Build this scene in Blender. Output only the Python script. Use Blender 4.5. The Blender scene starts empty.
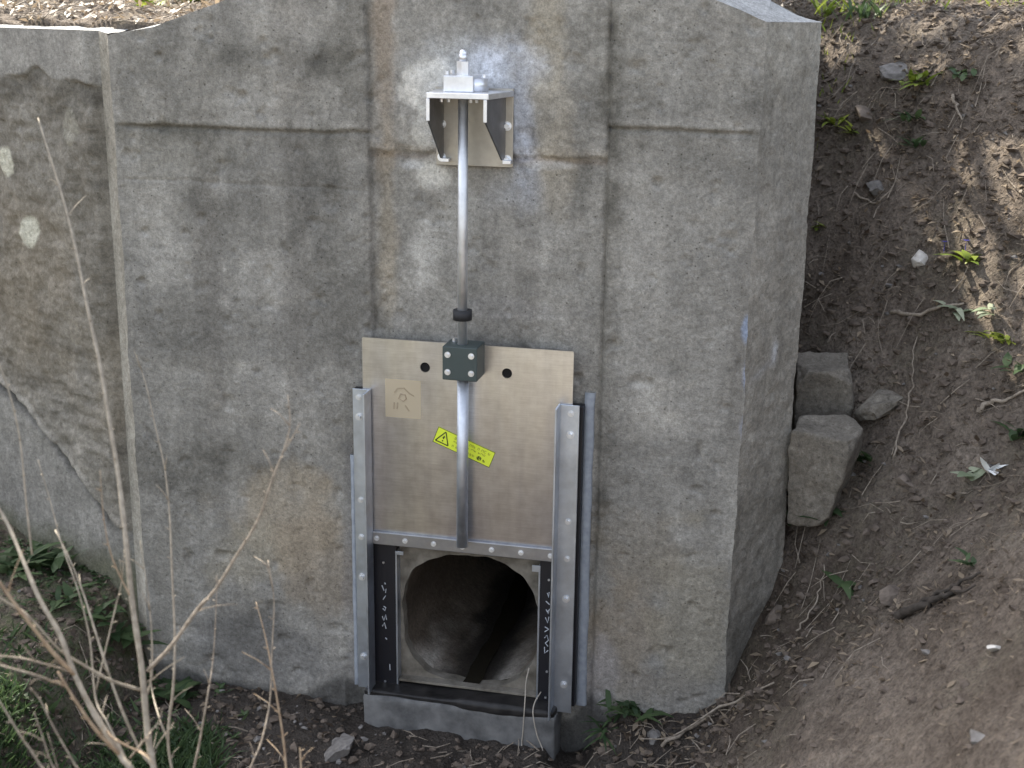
import bpy, bmesh, math, random
import numpy as np
from mathutils import Vector, Matrix, Euler
random.seed(7)
rng = np.random.default_rng(11)
scn = bpy.context.scene
COL = scn.collection
R = math.radians

# ------------------------------------------------------------------ camera numbers
F = 1320.; TH = math.atan(374/F); PS = R(12.5); RO = R(0.8)
fwd = np.array([-math.sin(PS)*math.cos(TH), math.cos(PS)*math.cos(TH), -math.sin(TH)])
rt = np.array([math.cos(PS), math.sin(PS), 0]); upv = np.cross(rt, fwd)
r2 = rt*math.cos(RO)+upv*math.sin(RO); u2 = -rt*math.sin(RO)+upv*math.cos(RO)
P = np.array([1.36707, -5.35516, 3.35643])
def ray(px, py): return fwd + r2*(px-512)/F - u2*(py-384)/F
def wp(px, py, y=0.):
    d = ray(px, py); return P + d*((y-P[1])/d[1])
def at_dist(px, py, dist):
    d = ray(px, py); return Vector(P + d*dist)

# ------------------------------------------------------------------ noise (numpy)
def _h(ix, iy, iz, s):
    n = (ix.astype(np.int64)*374761393 + iy.astype(np.int64)*668265263 + iz.astype(np.int64)*2147483647 + s*974634777) & 0xffffffff
    n = ((n ^ (n >> 13))*1274126177) & 0xffffffff
    n = ((n ^ (n >> 16))*2246822519) & 0xffffffff
    return ((n ^ (n >> 15)) & 0xffffff)/float(0xffffff)
def vn(x, y, z, s=0):
    x = np.asarray(x, float); y = np.asarray(y, float)+0*x; z = np.asarray(z, float)+0*x
    ix, iy, iz = np.floor(x), np.floor(y), np.floor(z)
    fx, fy, fz = x-ix, y-iy, z-iz
    fx = fx*fx*(3-2*fx); fy = fy*fy*(3-2*fy); fz = fz*fz*(3-2*fz)
    r = 0
    for a in (0, 1):
        for b in (0, 1):
            for c in (0, 1):
                w = (fx if a else 1-fx)*(fy if b else 1-fy)*(fz if c else 1-fz)
                r = r + w*_h(ix+a, iy+b, iz+c, s)
    return r*2-1
def fbm(x, y, z, f=1., o=4, s=0, g=.5):
    r = 0; a = 1.; t = 0
    for k in range(o):
        r = r + a*vn(np.asarray(x)*f+13.7*k, np.asarray(y)*f+5.1*k, np.asarray(z)*f+9.3*k, s+k); t += a
        a *= g; f *= 2.03
    return r/t*1.6
def sst(a, b, x):
    t = np.clip((x-a)/(b-a), 0, 1); return t*t*(3-2*t)
def smin(a, b, k): 
    h = np.clip(.5+.5*(b-a)/k, 0, 1); return b*(1-h)+a*h-k*h*(1-h)
def smax(a, b, k): return -smin(-a, -b, k)

# ------------------------------------------------------------------ materials
def mat(name, col=(.5, .5, .5), rough=.6, metal=0., spec=.5):
    m = bpy.data.materials.new(name); m.use_nodes = True
    b = m.node_tree.nodes['Principled BSDF']
    b.inputs['Base Color'].default_value = (*col, 1); b.inputs['Roughness'].default_value = rough
    b.inputs['Metallic'].default_value = metal; b.inputs['Specular IOR Level'].default_value = spec
    return m
class NT:
    def __init__(s, m): s.t = m.node_tree; s.n = s.t.nodes; s.b = s.n['Principled BSDF']
    def add(s, ty, **kw):
        o = s.n.new(ty)
        for k, v in kw.items(): setattr(o, k, v)
        return o
    def link(s, a, b): s.t.links.new(a, b)
    def coord(s, scale=(1, 1, 1), space='Object'):
        g = s.add('ShaderNodeNewGeometry') if space == 'World' else s.add('ShaderNodeTexCoord')
        mp = s.add('ShaderNodeMapping'); mp.inputs['Scale'].default_value = scale
        s.link(g.outputs['Position' if space == 'World' else 'Object'], mp.inputs[0]); return mp.outputs[0]
    def noise(s, vec, scale, detail=4, rough=.55):
        o = s.add('ShaderNodeTexNoise'); o.inputs['Scale'].default_value = scale
        o.inputs['Detail'].default_value = detail; o.inputs['Roughness'].default_value = rough
        s.link(vec, o.inputs['Vector']); return o.outputs[0]
    def ramp(s, fac, stops):
        o = s.add('ShaderNodeValToRGB'); e = o.color_ramp.elements
        while len(e) < len(stops): e.new(.5)
        for q, (p, c) in zip(e, stops): q.position = p; q.color = (*c, 1) if len(c) == 3 else c
        s.link(fac, o.inputs[0]); return o.outputs[0]
    def mix(s, a, b, fac, mode='MIX'):
        o = s.add('ShaderNodeMix', data_type='RGBA', blend_type=mode)
        for v, i in ((fac, 0), (a, 6), (b, 7)):
            if hasattr(v, 'node'): s.link(v, o.inputs[i])
            elif i == 0: o.inputs[0].default_value = v
            else: o.inputs[i].default_value = (*v, 1)
        return o.outputs[2]
    def bump(s, h, strength=.3, dist=.01, prev=None):
        o = s.add('ShaderNodeBump'); o.inputs['Strength'].default_value = strength; o.inputs['Distance'].default_value = dist
        s.link(h, o.inputs['Height'])
        if prev: s.link(prev, o.inputs['Normal'])
        return o.outputs[0]
    def attr(s, n): return s.add('ShaderNodeAttribute', attribute_name=n)

def concrete_mat(name, tint=None):
    m = mat(name, rough=.92, spec=.25); t = NT(m); w = t.coord(space='World')
    n1 = t.noise(w, 55, 5, .65); n2 = t.noise(w, 170, 3, .6); n3 = t.noise(w, 9, 6, .7)
    base = t.attr('albedo').outputs['Color'] if tint is None else t.ramp(t.noise(w, 5, 6, .6), [(.3, tuple(c*.6 for c in tint)), (.7, tint)])
    g = t.ramp(n1, [(.28, (.62, .62, .61)), (.72, (1.32, 1.32, 1.33))])
    c = t.mix(base, g, .8, 'MULTIPLY')
    g2 = t.ramp(n2, [(.30, (.72, .72, .71)), (.62, (1.15, 1.15, 1.15))])
    c = t.mix(c, g2, .75, 'MULTIPLY')
    g3 = t.ramp(n3, [(.35, (.85, .845, .83)), (.65, (1.12, 1.12, 1.12))])
    c = t.mix(c, g3, .5, 'MULTIPLY')
    n4 = t.noise(w, 24, 6, .75); g4 = t.ramp(n4, [(.36, (.62, .61, .60)), (.47, (.98, .98, .98)), (.56, (1.02, 1.02, 1.02)), (.66, (1.42, 1.43, 1.44))])
    c = t.mix(c, g4, .42 if tint is None else .9, 'MULTIPLY')
    ws = t.coord((1, 1, .16), 'World'); n5 = t.noise(ws, 14, 4, .7); g5 = t.ramp(n5, [(.35, (.78, .78, .77)), (.65, (1.16, 1.16, 1.16))])
    c = t.mix(c, g5, .40 if tint is None else 0., 'MULTIPLY')
    vo = t.add('ShaderNodeTexVoronoi'); vo.inputs['Scale'].default_value = 34; t.link(w, vo.inputs['Vector'])
    pit = t.ramp(vo.outputs['Distance'], [(.06, (0, 0, 0)), (.15, (1, 1, 1))]); some = t.ramp(vo.outputs['Color'], [(.50, (0, 0, 0)), (.62, (1, 1, 1))])
    c = t.mix(c, t.mix((1, 1, 1), t.mix((.45, .44, .42), (1, 1, 1), pit), some), 1., 'MULTIPLY')
    t.link(c, t.b.inputs['Base Color'])
    b = t.bump(t.mix((1, 1, 1), pit, some), .5, .005); b = t.bump(n1, .6, .010, b); b = t.bump(n2, .5, .003, b)
    t.link(b, t.b.inputs['Normal']); return m
M = {}
M['concrete'] = concrete_mat('weathered_concrete')
M['block'] = concrete_mat('broken_concrete', (.225, .20, .165))
def steel(name, col, rough, sc=(1, 1, .08), dirt=.25):
    m = mat(name, col, rough, 1.); t = NT(m); w = t.coord(space='World'); s = t.coord(sc, 'World')
    n = t.noise(w, 7, 5, .6); br = t.noise(s, 240, 3, .6); n2 = t.noise(w, 38, 4, .65)
    c = t.mix(col, tuple(k*.62 for k in col), t.ramp(n, [(.35, (0, 0, 0)), (.75, (1, 1, 1))]))
    c = t.mix(c, tuple(k*.86 for k in col), t.ramp(n2, [(.45, (0, 0, 0)), (.75, (.6, .6, .6))]))
    t.link(c, t.b.inputs['Base Color'])
    rr = t.add('ShaderNodeMapRange'); rr.inputs[3].default_value = rough-.08; rr.inputs[4].default_value = rough+.2
    t.link(n2, rr.inputs[0]); t.link(rr.outputs[0], t.b.inputs['Roughness'])
    ns = t.noise(w, 5, 1, .4); t.link(t.bump(br, .10, .0006, t.bump(ns, .25, .01)), t.b.inputs['Normal']); return m
M['steel'] = steel('stainless_steel', (.86, .87, .88), .5)
M['rail'] = steel('galvanised_steel', (.64, .69, .76), .40)
def sheet_mat():
    m = mat('mill_finish_steel_sheet', (.6, .6, .6), .22, 1.); t = NT(m); w = t.coord(space='World')
    ws = t.coord((1, 1, .07), 'World'); wv = t.coord((1, 1, .4), 'World'); wh = t.coord((.04, 1, 1), 'World')
    big = t.noise(wv, 3.4, 2, .5); dr = t.noise(ws, 26, 5, .6); br = t.noise(wh, 320, 2, .5); mid = t.noise(w, 16, 5, .65)
    c = t.ramp(big, [(.34, (.53, .54, .585)), (.66, (.70, .70, .685))])
    c = t.mix(c, t.ramp(dr, [(.44, (1, 1, 1)), (.74, (.78, .77, .80))]), .45, 'MULTIPLY')
    c = t.mix(c, t.ramp(mid, [(.36, (.86, .85, .85)), (.62, (1.05, 1.05, 1.05))]), .7, 'MULTIPLY')
    c = t.mix(c, t.ramp(br, [(.3, (.93, .93, .93)), (.7, (1.06, 1.06, 1.06))]), 1., 'MULTIPLY')
    t.link(c, t.b.inputs['Base Color'])
    rr = t.add('ShaderNodeMapRange'); rr.inputs[3].default_value = .26; rr.inputs[4].default_value = .38; t.link(mid, rr.inputs[0]); t.link(rr.outputs[0], t.b.inputs['Roughness'])
    t.b.inputs['Anisotropic'].default_value = .4
    t.link(t.bump(big, .30, .02), t.b.inputs['Normal']); return m
M['sheet'] = sheet_mat()
M['bar'] = steel('dull_steel', (.42, .42, .43), .42, (.06, 1, 1))
M['stemlow'] = steel('grey_steel_tube', (.70, .73, .78), .50)
M['bright'] = steel('bright_steel', (.90, .91, .94), .36)
M['bkdark'] = steel('dull_grey_bracket_steel', (.46, .43, .38), .38)
M['gusset'] = steel('dark_grey_bracket_steel', (.26, .26, .27), .45)
M['black'] = mat('black_plastic', (.012, .012, .016), .42)
M['green'] = mat('green_grey_plastic', (.045, .062, .06), .5)
M['dark'] = mat('dark_rubber', (.02, .02, .022), .7)
M['hole'] = mat('hole_shadow_black', (.006, .005, .005), .9)  # near-black colour standing for the darkness inside openings
M['yellow'] = mat('yellow_label', (.72, .82, .05), .45)
M['ink'] = mat('black_ink', (.05, .07, .01), .6)
M['inkfaint'] = mat('faded_olive_ink', (.30, .34, .03), .6)
M['chalk'] = mat('white_chalk', (.55, .58, .62), .8)
M['film'] = mat('tan_paper_film', (.46, .385, .27), .55)
M['filmink'] = mat('faded_brown_print', (.36, .29, .20), .7)
M['string'] = mat('pale_string', (.45, .40, .33), .8)
M['white'] = mat('white_paper', (.8, .8, .78), .7)
def mottled(name, a, b, sc, rough=.9, bs=.4, bd=.004):
    m = mat(name, a, rough, spec=.3); t = NT(m); w = t.coord(space='World')
    n = t.noise(w, sc, 5, .6)
    t.link(t.ramp(n, [(.32, a), (.68, b)]), t.b.inputs['Base Color'])
    t.link(t.bump(n, bs, bd), t.b.inputs['Normal']); return m
M['sealant'] = mottled('blue_grey_mortar', (.26, .285, .32), (.36, .385, .42), 30)
M['pipe'] = mottled('wet_pipe_concrete', (.03, .025, .02), (.13, .115, .09), 9, .6)
M['scum'] = mottled('pale_dried_scum', (.12, .11, .095), (.5, .49, .46), 24, .8, .8, .01)
M['wetledge'] = mottled('wet_dark_mortar', (.012, .011, .011), (.035, .032, .03), 14, .45)
M['bark'] = mottled('pale_bark', (.20, .17, .13), (.36, .315, .25), 40, .85)
M['barkwarm'] = mottled('orange_brown_bark', (.22, .15, .095), (.38, .30, .21), 45, .8)
M['deadwood'] = mottled('grey_dead_wood', (.16, .13, .10), (.34, .29, .23), 50, .9)
M['darkwood'] = mottled('dark_wet_wood', (.03, .025, .02), (.07, .058, .048), 40, .9)
M['stone'] = mottled('grey_stone', (.10, .092, .084), (.22, .205, .19), 30)
M['stonepale'] = mottled('pale_stone', (.40, .37, .33), (.62, .59, .54), 20)
M['stonebrown'] = mottled('brown_stone', (.10, .08, .065), (.19, .155, .125), 24)
M['trunk'] = mottled('tree_bark', (.07, .055, .04), (.15, .12, .09), 18, .95, .8, .03)
def leafmat(name, a, b):
    m = mat(name, a, .55, spec=.35); t = NT(m)
    oi = t.attr('tone')
    t.link(t.ramp(oi.outputs['Fac'], [(0., a), (1., b)]), t.b.inputs['Base Color'])
    tr = t.add('ShaderNodeBsdfTranslucent'); t.link(t.ramp(oi.outputs['Fac'], [(0., a), (1., b)]), tr.inputs['Color'])
    mx = t.add('ShaderNodeMixShader'); mx.inputs[0].default_value = .35
    out = t.n['Material Output']; t.link(t.b.outputs[0], mx.inputs[1]); t.link(tr.outputs[0], mx.inputs[2]); t.link(mx.outputs[0], out.inputs[0])
    return m
M['leaf'] = leafmat('green_leaf', (.035, .066, .026), (.09, .135, .055))
M['leafyel'] = leafmat('yellow_green_leaf', (.12, .18, .02), (.30, .34, .05))
M['leafpale'] = leafmat('pale_grey_green_leaf', (.20, .25, .15), (.42, .45, .32))
M['leafdry'] = leafmat('dry_brown_leaf', (.07, .05, .035), (.34, .27, .19))
M['blue'] = leafmat('blue_petal', (.04, .04, .22), (.07, .06, .3))
M['clod'] = mottled('soil_clod', (.06, .045, .034), (.15, .12, .095), 20)

def ground_mat():
    m = mat('soil', rough=.95, spec=.2); t = NT(m); w = t.coord(space='World')
    n1 = t.noise(w, 2.2, 6, .65); n2 = t.noise(w, 18, 6, .7); n3 = t.noise(w, 75, 4, .65)
    c = t.ramp(n1, [(.3, (.115, .093, .074)), (.52, (.172, .143, .117)), (.72, (.235, .200, .166))])
    c = t.mix(c, t.ramp(n2, [(.3, (.5, .48, .46)), (.55, (1, 1, 1)), (.74, (1.5, 1.45, 1.38))]), .9, 'MULTIPLY')
    c = t.mix(c, t.ramp(n3, [(.32, (.6, .58, .56)), (.65, (1.3, 1.28, 1.25))]), .8, 'MULTIPLY')
    c = t.mix(c, t.mix((.22, .20, .17), (.34, .31, .265), n2), t.attr('dry').outputs['Fac']); hm = t.mix((1, 1, 1), (.52, .49, .48), t.attr('humus').outputs['Fac']); c = t.mix(c, hm, 1., 'MULTIPLY')
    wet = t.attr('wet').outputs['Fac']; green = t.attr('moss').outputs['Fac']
    gm = t.add('ShaderNodeMath', operation='MULTIPLY'); t.link(green, gm.inputs[0]); t.link(t.ramp(n2, [(.4, (0, 0, 0)), (.6, (1, 1, 1))]), gm.inputs[1])
    c = t.mix(c, (.05, .075, .025), gm.outputs[0])
    c = t.mix(c, t.mix((.022, .018, .015), (.06, .05, .042), n2), wet)  # wet mud colour, also used for the painted shade of the channel
    t.link(c, t.b.inputs['Base Color'])
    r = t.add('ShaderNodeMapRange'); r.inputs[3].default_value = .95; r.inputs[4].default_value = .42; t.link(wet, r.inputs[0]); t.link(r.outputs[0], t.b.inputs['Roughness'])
    vo = t.add('ShaderNodeTexVoronoi'); vo.inputs['Scale'].default_value = 42; wd = t.add('ShaderNodeVectorMath', operation='ADD'); t.link(w, wd.inputs[0])
    nc = t.add('ShaderNodeTexNoise'); nc.inputs['Scale'].default_value = 30; t.link(w, nc.inputs['Vector']); sc_ = t.add('ShaderNodeVectorMath', operation='SCALE'); sc_.inputs['Scale'].default_value = .05; t.link(nc.outputs['Color'], sc_.inputs[0]); t.link(sc_.outputs[0], wd.inputs[1]); t.link(wd.outputs[0], vo.inputs['Vector'])
    inv = t.ramp(vo.outputs['Distance'], [(.0, (1, 1, 1)), (.55, (0, 0, 0))])
    b = t.bump(n2, .9, .03); b = t.bump(inv, .7, .012, b); b = t.bump(n3, .9, .010, b); t.link(b, t.b.inputs['Normal']); return m
M['soil'] = ground_mat()

# ------------------------------------------------------------------ mesh helpers
def link(name, me, m=None, parent=None, smooth=False):
    o = bpy.data.objects.new(name, me); COL.objects.link(o)
    if m:
        for q in (m if isinstance(m, (list, tuple)) else [m]): me.materials.append(q)
    if smooth: me.polygons.foreach_set('use_smooth', [True]*len(me.polygons))
    if parent: o.parent = parent
    return o
def obj(name, bm, m=None, parent=None, smooth=False):
    me = bpy.data.meshes.new(name); bm.normal_update(); bm.to_mesh(me); bm.free(); return link(name, me, m, parent, smooth)
def tag(o, label=None, cat=None, group=None, kind=None):
    for k, v in (('label', label), ('category', cat), ('group', group), ('kind', kind)):
        if v: o[k] = v
    return o
def empty(name, loc=(0, 0, 0)):
    o = bpy.data.objects.new(name, None); COL.objects.link(o); o.location = loc; o.empty_display_size = .1; return o
def add_box(bm, x0, x1, y0, y1, z0, z1, bev=.0, mi=0, mtx=None):
    r = bmesh.ops.create_cube(bm, size=1); vs = r['verts']
    for v in vs: v.co = Vector(((x0+x1)/2+v.co.x*(x1-x0), (y0+y1)/2+v.co.y*(y1-y0), (z0+z1)/2+v.co.z*(z1-z0)))
    es = set(e for v in vs for e in v.link_edges)
    if bev > 0:
        rr = bmesh.ops.bevel(bm, geom=list(es), offset=bev, segments=2, affect='EDGES', profile=.5); vs = rr['verts']
    if mtx: bmesh.ops.transform(bm, matrix=mtx, verts=list(vs))
    return vs
def add_cyl(bm, a, b, r0, r1=None, seg=20, cap=True):
    a = Vector(a); b = Vector(b); d = b-a; r1 = r0 if r1 is None else r1
    q = d.to_track_quat('Z', 'Y').to_matrix().to_4x4(); q.translation = (a+b)/2
    return bmesh.ops.create_cone(bm, cap_ends=cap, segments=seg, radius1=r0, radius2=r1, depth=d.length, matrix=q)['verts']
def add_tube(bm, pts, rad, seg=7):
    pts = [Vector(p) for p in pts]; rings = []
    n = None
    for i, p in enumerate(pts):
        t = (pts[min(i+1, len(pts)-1)]-pts[max(i-1, 0)]).normalized()
        if n is None: n = t.orthogonal().normalized()
        n = (n-t*n.dot(t)).normalized(); b = t.cross(n)
        r = rad[i] if hasattr(rad, '__len__') else rad
        rings.append([bm.verts.new(p+(n*math.cos(k*2*math.pi/seg)+b*math.sin(k*2*math.pi/seg))*r) for k in range(seg)])
    for a, c in zip(rings, rings[1:]):
        for k in range(seg): bm.faces.new((a[k], a[(k+1) % seg], c[(k+1) % seg], c[k]))
    bm.faces.new(rings[0][::-1]); bm.faces.new(rings[-1])
def smooth_line(pts, n=5):
    pts = [Vector(p) for p in pts]; out = []
    e = [pts[0]*2-pts[1]]+pts+[pts[-1]*2-pts[-2]]
    for i in range(1, len(e)-2):
        for k in range(n):
            t = k/n; a, b, c, d = e[i-1:i+3]
            out.append(.5*((2*b)+(c-a)*t+(2*a-5*b+4*c-d)*t*t+(3*b-a-3*c+d)*t**3))
    out.append(pts[-1]); return out
def set_attr(me, name, arr, color=False):
    if color:
        a = me.color_attributes.new(name, 'FLOAT_COLOR', 'POINT')
        c = np.ones((len(arr), 4), np.float32); c[:, :3] = arr; a.data.foreach_set('color', c.ravel())
    else:
        a = me.attributes.new(name, 'FLOAT', 'POINT'); a.data.foreach_set('value', np.asarray(arr, np.float32))
def grid_mesh(name, X, Y, Z, keep=None):
    """X,Y,Z: (nv,nu) arrays -> mesh"""
    nv, nu = X.shape
    co = np.stack([X, Y, Z], -1).reshape(-1, 3)
    i = np.arange(nv*nu).reshape(nv, nu)
    q = np.stack([i[:-1, :-1], i[:-1, 1:], i[1:, 1:], i[1:, :-1]], -1)
    if keep is not None: q = q[keep]
    q = q.reshape(-1, 4)
    me = bpy.data.meshes.new(name)
    me.vertices.add(len(co)); me.vertices.foreach_set('co', co.astype(np.float32).ravel())
    me.loops.add(len(q)*4); me.loops.foreach_set('vertex_index', q.astype(np.int32).ravel())
    me.polygons.add(len(q)); me.polygons.foreach_set('loop_start', (np.arange(len(q))*4).astype(np.int32))
    me.update(calc_edges=True); me.validate()
    me.polygons.foreach_set('use_smooth', [True]*len(me.polygons))
    return me

# ------------------------------------------------------------------ ground
def H(x, y, detail=True):
    x = np.asarray(x, float); y = np.asarray(y, float)
    w1 = fbm(x, y, 0, .9, 4, 3)
    zb = .40+1.12*(x-1.18)+1.08*np.maximum(0, y)+.07*w1+.03*np.minimum(0, y+1)
    ext = fbm(x, y, 0, .35, 3, 31)
    cap = 3.27+.075*np.maximum(0, y-.5)+.03*ext*np.clip(y, 0, 1)+.03*np.maximum(0, x-2)
    zb = smin(zb, np.maximum(cap, 2.2), .25)
    zl = .10+.36*sst(-1.5, -1.9, x)+.10*np.maximum(0, -x-1.9)+.25*np.maximum(0, -x-3.2)+.12*sst(-.9, .1, y)*sst(-1.62, -1.85, x)
    bot = .115+.05*w1+.16*sst(.5, .75, x)*sst(-.5, 0, y)+.06*sst(-.5, -.8, x)*sst(-.35, 0, y)
    bot = bot-.09*sst(.38, .46, x)*sst(.66, .56, x)*sst(-.4, -.2, y)
    zn = smax(np.where(x > 0, zb, zl), bot, .14)
    # far bank behind the camera rises again
    zn = zn+np.maximum(0, -y-6.5)*.16*sst(-6.5, -8, y)
    zn = zn*(1-sst(-4, -6, y))+np.minimum(zn, 2.3+.02*ext)*sst(-4, -6, y)
    zf = cap
    yb = np.where(x < -1.70, .06+(-1.70-x)*math.tan(R(25))+.13, .13+np.maximum(0, x-1.165)*1.43)
    s = sst(0, .03, y-yb)*sst(1.34, 1.16, x)
    z = zn*(1-s)+zf*s
    if detail:
        rough = .030*fbm(x, y, 0, 4.5, 5, 9, .58)+.009*fbm(x, y, 0, 24., 3, 19, .6)
        lump = np.maximum(0, fbm(x, y, 2.2, 11., 3, 23))*.022
        smoothz = sst(1.5, 2.1, x)*sst(.4, -.4, y)   # the trodden smooth mud at lower right
        z = z+rough*(1-.3*smoothz)+lump*(1-.6*smoothz)+.012*smoothz*fbm(x+y*.6, y*.5-x*.2, 4, 9., 3, 29)
    return z
def axis(a, b, step, lim):
    core = np.arange(a, b+1e-6, step); hi = []; v = b; st = step
    while v < lim: st *= 1.35; v += st; hi.append(v)
    lo = []; v = a; st = step
    while v > -lim: st *= 1.35; v -= st; lo.append(v)
    return np.array(lo[::-1]+list(core)+hi)
xs = axis(-3.9, 4.0, .0165, 70); ys = axis(-2.6, 4.5, .0165, 70)
GX, GY = np.meshgrid(xs, ys); GZ = H(GX, GY)
cx = (GX[:-1, :-1]+GX[1:, 1:])/2; cy = (GY[:-1, :-1]+GY[1:, 1:])/2
zr = np.abs(GZ[:-1, :-1]-GZ[1:, 1:])
keep = ~((np.abs(cx) < .5) & (cy > .0) & (cy < .3) & (zr > .3))
me = grid_mesh('ground', GX, GY, GZ, keep)
xf, yf, zf_ = GX.ravel(), GY.ravel(), GZ.ravel()
nz = fbm(xf, yf, 0, 3., 4, 5)
wet = sst(.55, .22, zf_+.08*nz)*np.maximum(sst(-1.9, -1.3, xf)*sst(-2.2, -.9, yf+.3*nz), sst(-1.7, -2.4, yf)*sst(-5.2, -3.8, yf)*sst(1.4, .6, xf)*sst(-4, -3, xf))  # wet mud at the gate, plus painted shade on the channel the plate reflects
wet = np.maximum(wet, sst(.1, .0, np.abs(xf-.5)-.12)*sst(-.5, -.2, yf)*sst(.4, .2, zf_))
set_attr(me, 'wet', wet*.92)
_zb = H(xf, yf, False)
hum = np.clip(np.exp(-((_zb-.62-.25*np.maximum(0, yf))/.42)**2)*sst(.5, .9, xf)*sst(-.75, -.1, yf)*sst(2.35, 1.7, xf)*1.1+.35*sst(.1, .6, nz)*sst(-1., 0, yf), 0, 1)
set_attr(me, 'humus', hum); set_attr(me, 'dry', sst(-4.4, -6.0, yf+.3*nz))  # dry: paler ground behind the camera, added to brighten the plate's reflection
moss = sst(-1.2, -1.8, xf)*sst(1.5, .8, zf_)*.7+sst(3.2, 4.2, yf)*sst(1.0, 2.0, xf)*.8+sst(.1, .5, nz)*.12
set_attr(me, 'moss', np.clip(moss, 0, 1))
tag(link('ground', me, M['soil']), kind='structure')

def ghit(px, py):
    d = ray(px, py); t = np.arange(1.5, 22, .01)
    pts = P[None]+d[None]*t[:, None]
    h = H(pts[:, 0], pts[:, 1], False)
    k = np.argmax(pts[:, 2] < h)
    x, y = pts[k, :2]; return Vector((x, y, float(H(np.array([x]), np.array([y]))[0])))

# ------------------------------------------------------------------ headwall
head = empty('headwall', (0, 0, 0))
tag(head, 'tall weathered grey concrete headwall with splayed wing walls and a round pipe mouth', 'headwall')
def top_front(x):
    return np.interp(x, [-1.625, -1.40, -1.05, 0, .35, .958, 1.165], [3.235, 3.275, 3.385, 3.62, 3.62, 3.404, 3.325])
def top_back(x):
    return np.interp(x, [-1.625, -1.05, 0, .45, 1.16, 1.31, 1.4], [3.245, 3.397, 3.64, 3.70, 3.41, 3.341, 3.335])
def edge_off(z):  return .008*fbm(z*0+3., z, 0, 4., 5, 41)+.0018*vn(z*0, z*60, 0, 4)
def blob(x, z, px, py, rx, ry, n, rot=0, soft=.35):
    c = wp(px, py); k = .00405
    dx = (x-c[0])/(rx*k); dz = (z-c[2])/(ry*k)
    if rot: dx, dz = dx*math.cos(rot)+dz*math.sin(rot), -dx*math.sin(rot)+dz*math.cos(rot)
    d = np.sqrt(dx*dx+dz*dz)+.55*n
    return sst(1+soft, 1-soft, d)
def zpx(py, px=470): return wp(px, py)[2]

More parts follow.
